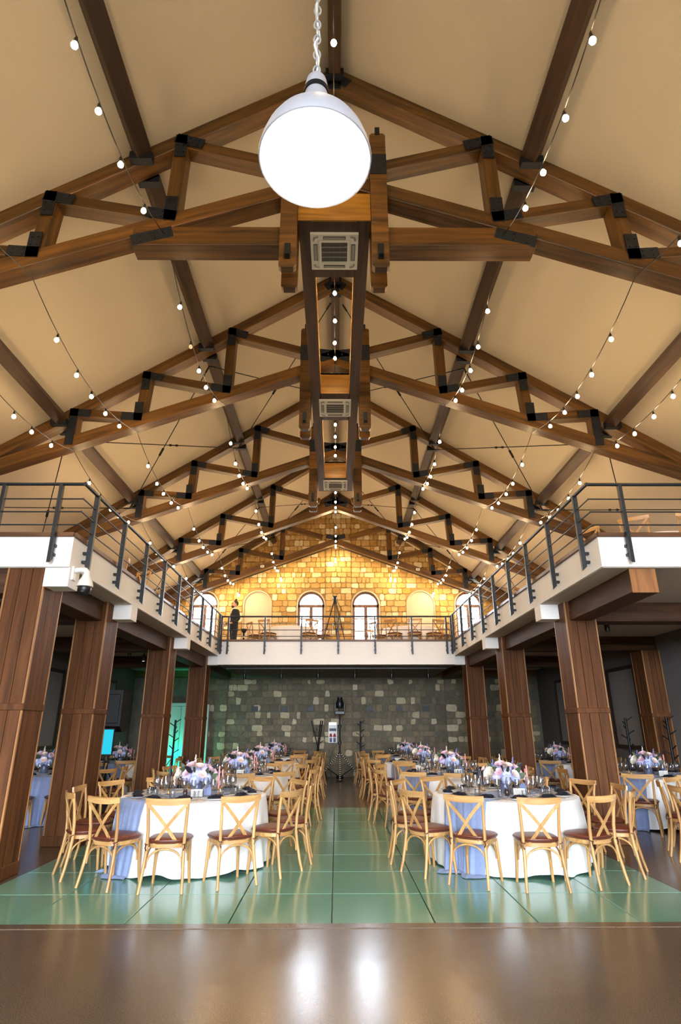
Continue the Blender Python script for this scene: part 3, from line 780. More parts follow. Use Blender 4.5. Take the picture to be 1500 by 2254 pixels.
# ------------------------------------------------------------------ bulkhead with ceiling cassettes
BZ, BT = 7.35, 7.78
t = thing('air_conditioning_bulkhead', 'long dark wooden bulkhead with open slots hung along the ridge line', 'bulkhead', (CX, 5.48, BZ))
bxs = [(0.0, .95), (3.92, 4.92), (7.82, 8.70)]
for sx in (-1, 1):
    x0, x1 = sorted((sx * .27, sx * .44))
    MB().box(x0, x1, 0, 8.7, 0, .22, .004).build('side_member', 'bulkhead_wood', t, smooth=0)
    xi = sx * .268; MB().box(*sorted((xi, xi - sx * .012)), .95, 7.82, .0, .225).build('lit_slot_side', 'bulb_lit_wood', t, smooth=0)  # inner slot sides carry the painted bulb-lit tone
for a, c in bxs:
    MB().box(-.27, .27, a + .012, c, 0, .06).build('cassette_panel', 'bulkhead_wood', t, smooth=0)
    MB().box(-.27 if a else -.44, .27 if a else .44, a - .01 if a == 0 else a, a + .02, .001, BT - BZ).build('end_board', 'bulb_lit_wood', t, smooth=0)  # front board painted in the bulb-lit tone, rear board left dark
    MB().box(-.27, .27, c - .02, c, .06, BT - BZ).build('end_board', 'bulkhead_wood', t, smooth=0)
    MB().box(-.27, .27, a, c, BT - BZ - .03, BT - BZ).build('top_board', 'bulkhead_wood', t, smooth=0)
def cassette(y, lab):
    t = thing('ceiling_cassette', lab, 'air conditioner', (CX, y, BZ))
    h = .30
    fr = MB()
    for (x0, x1, y0, y1) in ((-h, h, -h, -.165), (-h, h, .165, h), (-h, -.165, -.165, .165), (.165, h, -.165, .165)): fr.box(x0, x1, y0, y1, -.035, 0)
    fr.build('frame', 'white_plastic', t, smooth=0)
    rim = MB()
    for (x0, x1, y0, y1) in ((-.19, .19, -.19, -.175), (-.19, .19, .175, .19), (-.19, -.175, -.175, .175), (.175, .19, -.175, .175)): rim.box(x0, x1, y0, y1, -.041, -.034)
    rim.build('grille_rim', 'white_plastic', t, smooth=0)
    MB().box(-.165, .165, -.165, .165, -.02, 0).build('grille_back', 'grille_dark', t, smooth=0)
    g = MB()
    for k in range(22): x = -.16 + k * .0152; g.box(x, x + .004, -.165, .165, -.03, -.022)
    for k in range(1, 4): g.box(-.165, .165, -.165 + k * .0825 - .004, -.165 + k * .0825 + .004, -.034, -.022)
    g.build('grille', 'grey_plastic', t, smooth=0)
    for (x0, x1, y0, y1) in ((-.14, .14, -.265, -.215), (-.14, .14, .215, .265), (-.265, -.215, -.14, .14), (.215, .265, -.14, .14)):
        lv = MB().box(x0, x1, y0, y1, -.037, -.034).build('outlet', 'grille_dark', t, smooth=0)
        MB().box(x0 + .008, x1 - .008, y0 + .012, y1 - .012, -.045, -.038).build('louver', 'grey_plastic', lv, smooth=0)
    for sx in (-1, 1):
        for sy in (-1, 1):
            q = MB().tube([(sx * .2, sy * .26, -.036), (sx * .245, sy * .245, -.036), (sx * .26, sy * .2, -.036)], .014, 6).build('corner_outlet', 'grey_plastic', t)
cassette(5.95, 'white ceiling air-conditioning cassette, nearest of three on the bulkhead')
cassette(9.90, 'white ceiling air-conditioning cassette, middle of three on the bulkhead')
cassette(13.74, 'white ceiling air-conditioning cassette, farthest of three on the bulkhead')

# ------------------------------------------------------------------ string lights
bulb_me = MB().lathe([(.001, -.052), (.014, -.049), (.024, -.038), (.028, -.024), (.025, -.01), (.017, .004), (.012, .014)], 10, capt=True).mesh('bulb', 'bulb_glow', 60)
bulb_off = bulb_me.copy(); bulb_off.materials.clear(); bulb_off.materials.append(MATS['bulb_off'])
sock_me = MB().lathe([(.015, .008), (.016, .042), (.012, .06), (.006, .075)], 8, capb=True, capt=True).mesh('socket', 'black_plastic')
def string(x, sag, lab, dark=()):
    t = thing('string_lights', lab, 'string lights', (x, 1.5, 0))
    za = zb(x) - .26 if abs(x - CX) > .1 else 8.22 - .27
    ya = [1.67] + [y + TT / 2 for y in TR_Y]; pts = []; n = 0
    bays = list(zip(ya[:-1], ya[1:])) + [(ya[-1], Yw - .12)]
    for bi, (a, c) in enumerate(bays):
        sg = sag if bi < len(bays) - 1 else .42
        N = 14
        for i in range(N + (bi == len(bays) - 1)):
            u = i / N; pts.append((0, a + (c - a) * u - 1.5, za - sg * 4 * u * (1 - u)))
        fr = [.2, .36, .5, .64, .79] if bi < len(bays) - 1 else [.3, .5, .72]
        for u in fr:
            u += random.uniform(-.012, .012); P = (0, a + (c - a) * u - 1.5, za - sg * 4 * u * (1 - u) - .075)
            bo = obj('bulb', bulb_off if (bi, fr.index(min(fr, key=lambda q: abs(q - u)))) in dark else bulb_me, t, P)
            bo.rotation_euler = (random.uniform(-.1, .1), random.uniform(-.12, .12), 0)
            obj('socket', sock_me, bo)
    MB().tube(pts, .006, 5).build('cable', 'black_plastic', t)
string(CX, .32, 'string of warm bulbs along the roof ridge above the bulkhead')
for s_, side in ((-1, 'left'), (1, 'right')):
    string(CX + s_ * 2.04, .5, 'inner string of warm bulbs on the %s, nearest the bulkhead' % side, {(1, 1)} if s_ < 0 else ())
    string(CX + s_ * 3.6, .36, 'middle string of warm bulbs on the %s roof slope' % side)
    string(CX + s_ * 4.68, .3, 'outer string of warm bulbs on the %s above the balcony' % side)

# wall washers on the back of the farthest truss
for s_, side in ((-1, 'left'), (1, 'right')):
    p0 = Vector((CX + s_ * .15, TR_Y[4] + TT + .06, zb(.15) - TB - .03)); p1 = Vector((CX + s_ * 5.6, TR_Y[4] + TT + .06, zb(5.6) - TB - .03))
    t = thing('wall_washer', 'linear warm wall-washer light behind the farthest truss, %s half' % side, 'light', p0)
    beam('housing', (0, 0, .03), p1 - p0 + Vector((0, 0, .03)), .06, .04, 'steel_dark', t, .004)
    l = bpy.data.lights.new('washer_light', 'AREA'); l.shape = 'RECTANGLE'; l.size = (p1 - p0).length; l.size_y = .04
    l.energy = 52; l.color = (1.0, .74, .34); l.spread = R(170)
    lo_ = bpy.data.objects.new('washer_light', l); C.objects.link(lo_); lo_.parent = t
    x = (p1 - p0).normalized(); zax = Vector((0, -.55, 1)); zax = (zax - x * zax.dot(x)).normalized(); y = zax.cross(x)
    M = Matrix((x, y, zax)).transposed().to_4x4(); M.translation = (p1 - p0) / 2 + Vector((0, 0, 0.0)); lo_.matrix_local = M

# ------------------------------------------------------------------ pendant lamp
PX, PY, PZ = -.098, 1.95, 3.995
t = thing('pendant_lamp', 'large grey metal dome pendant lamp hanging from a chain, lit', 'pendant lamp', (PX, PY, PZ))
prof = [(.252, 0), (.254, .01), (.247, .05), (.232, .1), (.208, .15), (.175, .2), (.14, .245), (.105, .29), (.08, .32), (.068, .345), (.06, .39), (.054, .43)]
MB().lathe(prof, 48).build('shade', 'shade_metal', t)
MB().lathe([(r - .006, z) for r, z in prof[:9]] + [(.001, .33)], 48).build('shade_lining', 'shade_inside', t)
MB().lathe([(.246, -.001), (.25, -.004), (.2545, -.001), (.2555, .008)], 48).build('rim', 'shade_metal', t)
MB().lathe([(.053, .428), (.06, .433), (.06, .455), (.05, .462)], 32).build('collar', 'black_iron', t)
MB().lathe([(.05, .46), (.054, .49), (.047, .525), (.026, .555), (.014, .58), (.001, .585)], 24).build('cap', 'shade_metal', t)
MB().lathe([(.022, .32), (.024, .27), (.04, .25), (.06, .2), (.085, .14), (.088, .1), (.07, .05), (.04, .025), (.001, .018)], 24).build('lamp_bulb', 'pendant_glow', t)
lm = MB()
link_pts = lambda ax: [((.016 * cos(a)) if ax else 0, 0 if ax else .016 * cos(a), .034 * sin(a)) for a in [2 * pi * k / 12 for k in range(12)]]
la = MB().tube(link_pts(0), .005, 6, closed=True).mesh('chain_link', 'chain_metal'); lb = MB().tube(link_pts(1), .005, 6, closed=True).mesh('chain_link', 'chain_metal')
zz = .6; k = 0
while PZ + zz < RIDGE - .33:
    obj('chain_link', la if k % 2 else lb, t, (0, 0, zz)); zz += .056; k += 1
MB().tube([(.012 * sin(q * 2.4), .014 * cos(q * 1.9), .57 + q * .1) for q in range(int((RIDGE - PZ - .85) / .1))], .0075, 6).build('power_cord', 'white_plastic', t)

# ------------------------------------------------------------------ chairs
def bez(p0, p1, p2, n=8):
    p0, p1, p2 = Vector(p0), Vector(p1), Vector(p2)
    return [p0 * (1 - u) ** 2 + p1 * 2 * u * (1 - u) + p2 * u * u for u in [i / n for i in range(n + 1)]]
def make_chair():
    t = thing('cross_back_chair', 'chair', 'chair')
    sh = .43
    for s_ in (-1, 1):
        P = [(s_ * .222, -.275, 0), (s_ * .212, -.245, .12), (s_ * .198, -.212, .3), (s_ * .192, -.198, .43), (s_ * .196, -.205, .58), (s_ * .206, -.228, .74), (s_ * .214, -.25, .845)]
        MB().tube(P, [.0155, .017, .0185, .019, .018, .017, .015], 8).build('back_leg', 'chair_wood', t)
        P = [(s_ * .178, .175, .42), (s_ * .182, .185, .3), (s_ * .188, .195, .15), (s_ * .198, .21, 0)]
        MB().tube(P, [.0185, .018, .017, .0155], 8).build('front_leg', 'chair_wood', t)
    # curved top rail
    pts = []; ws = []
    for i in range(11):
        u = -1 + 2 * i / 10; pts.append((u * .236, -.262 - .035 * (1 - u * u) + .012, .848 + .012 * u * u)); ws.append(.066 - .012 * abs(u) ** 3)
    MB().ribbon(pts, [Vector((u_[0] * -.3, 1, .12)) for u_ in pts], ws, .02).build('top_rail', 'chair_rail_wood', t)
    for s_ in (-1, 1):
        P = bez((s_ * .205, -.262, .825), (s_ * .03, -.252 - .012 * s_, .66), (-s_ * .125, -.196, .435), 9)
        MB().ribbon(P, Vector((0, 1, .15)), .034, .009).build('cross_slat', 'chair_wood', t)
    # seat frame (rounded trapezoid ring)
    def outline(sc, n=24):
        o_ = []
        for k in range(n):
            a = 2 * pi * k / n; c, s = cos(a), sin(a)
            wdt = .212 + .018 * s; e = .62
            o_.append((math.copysign(abs(c) ** e, c) * wdt * sc, -.005 + math.copysign(abs(s) ** e, s) * .208 * sc))
        return o_
    mb = MB(); O = outline(1.0); I = outline(.88); n = len(O)
    vs = [(x, y, z) for z in (.405, .443) for P in (O, I) for x, y in P]
    fs = []
    for k in range(n):
        j = (k + 1) % n
        fs += [(k, j, n + j, n + k), (2 * n + k, 3 * n + k, 3 * n + j, 2 * n + j), (k, 2 * n + k, 2 * n + j, j), (n + k, n + j, 3 * n + j, 3 * n + k)]
    mb.add(vs, fs); mb.build('seat_frame', 'chair_rail_wood', t)
    mb = MB(); lay_ = [(1.0, .444), (1.05, .452), (1.07, .466), (1.05, .48), (.96, .491), (.6, .498), (.05, .499)]
    vs = []; fs = []
    for sc, z in lay_: vs += [(x, y, z) for x, y in outline(sc)]
    for i in range(len(lay_) - 1):
        for k in range(n): j = (k + 1) % n; fs.append((i * n + k, i * n + j, (i + 1) * n + j, (i + 1) * n + k))
    fs.append(tuple(range(n))[::-1]); fs.append(tuple((len(lay_) - 1) * n + k for k in range(n)))
    mb.add(vs, fs); cu = mb.build('cushion', 'leather', t)
    pp = [(x, y, .466) for x, y in outline(1.07)]
    MB().tube(pp, .006, 5, closed=True).build('piping', 'leather_edge', cu)
    tie = MB()
    for s_ in (-1, 1):
        tie.tube([(s_ * .18, -.19, .455), (s_ * .215, -.2, .452), (s_ * .212, -.222, .445), (s_ * .18, -.222, .44)], .005, 5)
        tie.tube([(s_ * .2, -.225, .445), (s_ * .205, -.23, .41), (s_ * .192, -.226, .385)], .006, 5)
    tie.build('cushion_tie', 'leather_edge', t)
    # bent arches below the seat
    def arch(a, c):
        a = Vector(a); c = Vector(c); P = []
        for i in range(13):
            an = pi * i / 12; m_ = (a + c) / 2 + (a - c) / 2 * cos(an); m_.z = .22 + .175 * (sin(an) ** .75); P.append(m_)
        MB().tube(P, .0105, 6).build('bent_brace', 'chair_wood', t)
    BL, BR, FL, FR = (-.19, -.205, .22), (.19, -.205, .22), (-.172, .17, .22), (.172, .17, .22)
    arch(BL, BR); arch(FL, FR); arch(BL, FL); arch(BR, FR)
    return t
chair0 = make_chair(); chair_used = [False]
def chair(x, y, z, rz, label, group):
    o = chair0 if not chair_used[0] else copy_tree(chair0)
    chair_used[0] = True
    o.location = (x, y, z); o.rotation_euler = (0, 0, rz); o['label'] = label; o['group'] = group
    return o

# ------------------------------------------------------------------ tables
TABR, TABH = .92, .76
def drape_r(th, u, ph):
    """cloth radius at angle th, u = 0 table edge .. 1 hem"""
    f = .6 * sin(13 * th + ph + .8 * sin(3 * th)) + .4 * sin(21 * th + 2.3 * ph) + .3 * sin(5 * th - ph)
    return TABR + .008 + .012 * min(1, u * 6) + u * .055 + u ** 1.1 * .046 * f
def tablecloth(ph):
    mb = MB(); N = 168; vs = [(0, 0, TABH + .008)]; rows = []
    prof = [(.5, None), (.9, None), (.98, None)]
    rings = []
    for q, _ in prof: rings.append([(TABR * q * cos(2 * pi * k / N), TABR * q * sin(2 * pi * k / N), TABH + .008) for k in range(N)])
    rings.append([((TABR + .004) * cos(2 * pi * k / N), (TABR + .004) * sin(2 * pi * k / N), TABH + .004) for k in range(N)])
    for i in range(0, 11):
        u = i / 10; r_ = []
        for k in range(N):
            th = 2 * pi * k / N; r = drape_r(th, u, ph)
            zh = .03 + .02 * sin(7 * th + ph) + .008 * sin(13 * th)
            r_.append((r * cos(th), r * sin(th), (TABH - .012) * (1 - u) + zh * u))
        rings.append(r_)
    for r_ in rings: vs += r_
    fs = [(0, 1 + k, 1 + (k + 1) % N) for k in range(N)]
    for i in range(len(rings) - 1):
        for k in range(N): fs.append((1 + i * N + k, 1 + (i + 1) * N + k, 1 + (i + 1) * N + (k + 1) % N, 1 + i * N + (k + 1) % N))
    return mb.add(vs, fs).mesh('tablecloth', 'linen', 60)
def runner(phi, ph):
    """gauze strip laid across the table through its centre at angle phi, falling to the floor at both ends"""
    mb = MB(); W = 33; hw = .30; vs = []; fs = []; rows = []
    L = []
    for end in (-1, 1):
        seq = []
        for s_ in [0, .3, .6, .8, .9]: seq.append(('t', s_ * TABR))
        for i in range(0, 13): seq.append(('d', i / 12))
        for i in range(1, 5): seq.append(('f', i / 4))
        L.append((end, seq))
    full = [(e, q) for e, q in [(L[0][0], x) for x in reversed(L[0][1])]] + [(L[1][0], x) for x in L[1][1][1:]]
    for e, (k, u) in full:
        row = []
        for j in range(W):
            v = -1 + 2 * j / (W - 1)
            fold = sin(v * 19 + ph) * .55 + sin(v * 33 + 2 * ph) * .45
            lat = v * hw * (1 if k == 't' else (1 - .12 * u if k == 'd' else .88 + .15 * u))
            if k == 't':
                lim = math.sqrt(max(0, TABR ** 2 - lat ** 2)); x = min(u, lim); z = TABH + .0135 + .003 * (fold + 1)
            elif k == 'd':
                th = math.asin(max(-1, min(1, lat / TABR))); r = drape_r((th * e) + (phi if e > 0 else phi + pi), u, ph * 0 + PHASE[0]) + .012 + (.006 + .014 * u) * (fold + 1)
                x = math.sqrt(max(.01, r * r - lat * lat)); z = (TABH + .012) * (1 - u) + .02 * u
            else:
                th = math.asin(max(-1, min(1, lat / TABR))); r = drape_r((th * e) + (phi if e > 0 else phi + pi), 1, PHASE[0]) + .024 + .012 * fold + u * (.10 + .05 * sin(v * 5 + ph))
                x = math.sqrt(max(.01, r * r - lat * lat)); z = .02 + .012 * sin(u * pi) * (fold + 1.2) - .012 * u
            row.append(Vector((e * x, lat, z)))
        rows.append(row)
    for row in rows: vs += row
    for i in range(len(rows) - 1):
        for j in range(W - 1): fs.append((i * W + j, i * W + j + 1, (i + 1) * W + j + 1, (i + 1) * W + j))
    c, s = cos(phi), sin(phi)
    vs = [(v.x * c - v.y * s, v.x * s + v.y * c, v.z) for v in vs]
    return mb.add(vs, fs).mesh('table_runner', 'gauze', 80)
PHASE = [0]
# shared small meshes
plate_me = MB().lathe([(.001, 0), (.085, 0), (.09, .003), (.135, .014), (.138, .017), (.132, .016), (.09, .007), (.001, .006)], 24).mesh('plate', 'porcelain', 50)
nv = []; nf = []
nb = MB()
for (x0, x1, y0, y1, z0, z1, rot) in ((-.10, .10, -.055, .055, 0, .012, 0), (-.085, .09, -.045, .05, .012, .024, .2), (-.06, .08, -.04, .035, .024, .034, -.15)):
    q = []
    for i in range(9):
        for j in range(5):
            u = i / 8; v = j / 4; x = x0 + (x1 - x0) * u; y = y0 + (y1 - y0) * v
            q.append((x * cos(rot) - y * sin(rot), x * sin(rot) + y * cos(rot), z1 + .006 * sin(u * 7 + rot * 9) * sin(v * 5) - .008 * ((2 * u - 1) ** 4 + (2 * v - 1) ** 4)))
    bt = [(x, y, z0) for (x, y, z) in q]; n_ = len(q); fs = []
    for i in range(8):
        for j in range(4): a = i * 5 + j; fs.append((a, a + 5, a + 6, a + 1)); fs.append((n_ + a, n_ + a + 1, n_ + a + 6, n_ + a + 5))
    ed = [j for j in range(5)] + [i * 5 + 4 for i in range(1, 9)] + [40 + j for j in range(3, -1, -1)] + [i * 5 for i in range(7, 0, -1)]
    for a, c in zip(ed, ed[1:] + ed[:1]): fs.append((a, c, n_ + c, n_ + a))
    nb.add(q + bt, fs)
napkin_me = nb.mesh('napkin', 'napkin_cloth', 60)
def glass_prof(h, rb, rr, sh):
    return [(.001, .0), (.034, .0), (.036, .003), (.012, .007), (.0045, .014), (.004, sh), (.012, sh + .006), (rb * .8, sh + (h - sh) * .18), (rb, sh + (h - sh) * .4), (rb * .95, sh + (h - sh) * .62), (rr, h), (rr - .0015, h), (rb * .95 - .0015, sh + (h - sh) * .62), (rb - .0015, sh + (h - sh) * .4), (rb * .8 - .0015, sh + (h - sh) * .18), (.001, sh + .008)]
wine_big = MB().lathe(glass_prof(.225, .044, .031, .095), 18).mesh('wine_glass', 'drinking_glass', 60)
wine_small = MB().lathe(glass_prof(.2, .036, .028, .09), 18).mesh('wine_glass', 'drinking_glass', 60)
tumbler_me = MB().lathe([(.001, .004), (.03, .0), (.033, .004), (.036, .085), (.0345, .085), (.0315, .009), (.001, .008)], 18).mesh('tumbler', 'drinking_glass', 60)
def flat_cut(kind):
    mb = MB(); z = .0
    if kind == 'fork':
        mb.box(-.004, .004, -.10, .03, z, z + .003); mb.box(-.011, .011, .03, .05, z, z + .003)
        for x in (-.0095, -.0035, .0025, .0075): mb.box(x, x + .003, .05, .095, z, z + .0025)
    else:
        mb.box(-.0055, .0055, -.11, .0, z, z + .004); mb.prism([(-.006, 0), (.008, 0), (.009, .06), (.002, .11), (-.005, .1)], 'z', z, z + .002)
    return mb.mesh(kind, 'gold_metal', 30)
fork_me, knife_me = flat_cut('fork'), flat_cut('knife')
# flowers
def petal(mb, base, d, up, ln, wd, cup):
    d = d.normalized(); s_ = d.cross(up).normalized(); nrm = s_.cross(d)
    P = []
    for (u, ww) in ((0, .25), (.45, 1), (.85, .8), (1, .25)):
        for v in (-1, 0, 1): P.append(base + d * (ln * u) + s_ * (wd * ww * v / 2) + nrm * (cup * ln * (u * u) + (.18 * ln * abs(v) * ww)))
    mb.add(P, [(i * 3 + j, i * 3 + j + 1, (i + 1) * 3 + j + 1, (i + 1) * 3 + j) for i in range(3) for j in range(2)])
def rose(rad, mat, seed, layers=4):
    rn = random.Random(seed); mb = MB()
    for L in range(layers):
        n = 3 + L * 2; f = (L + 1) / layers
        for k in range(n):
            a = 2 * pi * k / n + L * .7 + rn.uniform(-.15, .15); el = R(85 - 68 * f)
            d = Vector((cos(a) * cos(el), sin(a) * cos(el), sin(el)))
            petal(mb, Vector((cos(a), sin(a), 0)) * rad * .12 * f, d, Vector((0, 0, 1)) if el < 1.3 else Vector((cos(a), sin(a), 0)), rad * (.62 + .5 * f), rad * (.5 + .45 * f), .28)
    mb.sphere((0, 0, rad * .12), rad * .28, 8, 5)
    return mb.mesh('rose', mat, 80, recalc=False)
def hydrangea(rad, mat, seed):
    rn = random.Random(seed); mb = MB(); n = 64
    for k in range(n):
        z = 1 - 1.65 * (k + .5) / n; r = math.sqrt(max(0, 1 - z * z)); a = k * 2.39996
        d = Vector((r * cos(a), r * sin(a), z * .85)); c = d * rad * rn.uniform(.92, 1.05)
        up = Vector((0, 0, 1)) if abs(z) < .9 else Vector((1, 0, 0)); t1 = d.cross(up).normalized(); t2 = d.cross(t1).normalized()
        ro = rn.uniform(0, 1.5); s_ = rad * .19
        for q in range(4):
            an = ro + q * pi / 2; e = t1 * cos(an) + t2 * sin(an); f = t1 * -sin(an) + t2 * cos(an)
            mb.add([c, c + e * s_ * .6 + f * s_ * .5, c + e * s_ * 1.15 + d * s_ * .12, c + e * s_ * .6 - f * s_ * .5], [(0, 1, 2, 3)])
    mb.sphere((0, 0, 0), rad * .86, 10, 6)
    return mb.mesh('hydrangea', mat, 0, recalc=False)
def spike(mat, seed, h=.17):
    rn = random.Random(seed); mb = MB()
    for k in range(22):
        u = k / 22; a = k * 2.4; c = Vector((cos(a) * .017 * (1.25 - u), sin(a) * .017 * (1.25 - u), h * u)); s_ = .016 * (1.2 - .7 * u)
        d = Vector((cos(a), sin(a), .4)).normalized(); t1 = d.cross(Vector((0, 0, 1))).normalized(); t2 = d.cross(t1)
        for q in range(5):
            an = q * 2 * pi / 5; e = t1 * cos(an) + t2 * sin(an); f = t1 * -sin(an) + t2 * cos(an)
            mb.add([c, c + e * s_ * .6 + f * s_ * .4, c + e * s_ * 1.1, c + e * s_ * .6 - f * s_ * .4], [(0, 1, 2, 3)])
    mb.tube([(0, 0, -.08), (0, 0, h)], .0025, 5)
    return mb.mesh('delphinium', mat, 0, recalc=False)
def leaf(mat):
    mb = MB(); P = []
    for i in range(6):
        u = i / 5; wd = .03 * sin(pi * min(1, u * .92 + .06))
        for v in (-1, 0, 1): P.append((wd * v, .003 * abs(v) - .02 * u * u, .15 * u))
    mb.add(P, [(i * 3 + j, i * 3 + j + 1, (i + 1) * 3 + j + 1, (i + 1) * 3 + j) for i in range(5) for j in range(2)])
    return mb.mesh('leaf', mat, 60, recalc=False)
def sprig(mat):
    mb = MB(); rn = random.Random(3)
    for k in range(4):
        P = bez((0, 0, 0), (rn.uniform(-.03, .03), rn.uniform(-.03, .03), .1), (rn.uniform(-.07, .07), rn.uniform(-.07, .07), .2), 4); mb.tube(P, .0016, 4)
        for q in P[2:]: mb.sphere(q, .007, 6, 4)
    return mb.mesh('sprig', mat, 60)
HB, HL = hydrangea(.072, 'hydrangea_blue', 1), hydrangea(.066, 'hydrangea_lilac', 2)
RP, RB, PW, DB = rose(.05, 'rose_pink', 3), rose(.046, 'rose_blush', 4), rose(.068, 'peony_white', 5, 5), spike('delphinium_blue', 6)
DP = spike('rose_blush', 8, .16); LG, LD, SG = leaf('leaf_green'), leaf('leaf_dark'), sprig('stem_gold')
vase_me = MB().lathe([(.001, 0), (.055, 0), (.06, .01), (.058, .08), (.052, .115), (.056, .125), (.053, .125), (.048, .113), (.054, .08), (.055, .012), (.001, .008)], 20).mesh('vase', 'vase_grey')
def make_bouquet():
    t = thing('flower_arrangement', 'x', 'flowers')
    obj('vase', vase_me, t)
    rn = random.Random(21)
    def put(me, x, y, z, nm, sc=1.0, out=1.0):
        d = Vector((x, y, (z - .14) * 1.2 + .02)); 
        q = d.to_track_quat('Z', 'Y').to_euler() if out else Euler((0, 0, 0))
        o = obj(nm, me, t, (x, y, z), q); o.scale = (sc, sc, sc); return o
    for (x, y, z, me, s_) in ((0, -.06, .2, HB, 1.05), (-.11, -.03, .19, HL, 1.0), (.06, .05, .26, HL, .95), (-.05, .08, .24, HB, 1.0), (.1, -.07, .17, HB, .85), (-.02, -.12, .15, HB, .8)): put(me, x, y, z, 'hydrangea', s_)
    for (x, y, z, s_) in ((-.17, -.08, .2, 1.0), (-.13, .1, .22, .85)): put(PW, x, y, z, 'peony', s_)
    for (x, y, z, me, s_) in ((.12, -.03, .25, RP, 1.05), (.02, -.09, .28, RB, 1.0), (-.06, -.07, .29, RP, 1.05), (.17, .03, .2, RP, 1.0), (.06, -.14, .2, RB, .95), (.14, .1, .23, RB, .9), (-.1, -.13, .22, RP, .85), (.2, -.06, .15, RB, .85), (.0, .14, .2, RP, .9), (-.21, .02, .25, RB, .7)): put(me, x, y, z, 'rose', s_)
    for (x, y, z, me) in ((.1, .0, .26, DB), (-.04, .0, .3, DP), (-.12, .03, .24, DB)):
        o = put(me, x, y, z, 'delphinium', .72, 0); o.rotation_euler = (-y * 2, x * 2.2, rn.uniform(0, 3))
    for k in range(12):
        a = 2 * pi * k / 12 + rn.uniform(-.2, .2); r = rn.uniform(.08, .16); z = rn.uniform(.14, .26)
        o = obj('leaf', LD if k % 4 == 0 else LG, t, (r * cos(a), r * sin(a), z)); o.rotation_euler = (rn.uniform(-.3, .3), R(rn.uniform(30, 75)), a)
    for k in range(4):
        a = 1.3 + k * 1.6; obj('sprig', SG, t, (.1 * cos(a), .1 * sin(a), .22), (0, .4, a)).scale = (.6, .6, .6)
    return t
bouquet0 = make_bouquet(); bq_used = [False]
def candle(mat, h):
    mb = MB().lathe([(.011, 0), (.0105, h), (.004, h + .008), (.001, h + .009)], 10, (0, 0, .06), capb=True)
    return mb.mesh('taper', mat)
holder_me = MB().lathe([(.001, 0), (.032, 0), (.034, .005), (.01, .01), (.007, .04), (.014, .05), (.015, .068), (.011, .068), (.001, .06)], 14).mesh('candle_holder', 'gold_metal')
tap = {('pink', 0): candle('candle_pink', .27), ('pink', 1): candle('candle_pink', .22), ('navy', 0): candle('candle_navy', .27), ('navy', 1): candle('candle_navy', .2)}

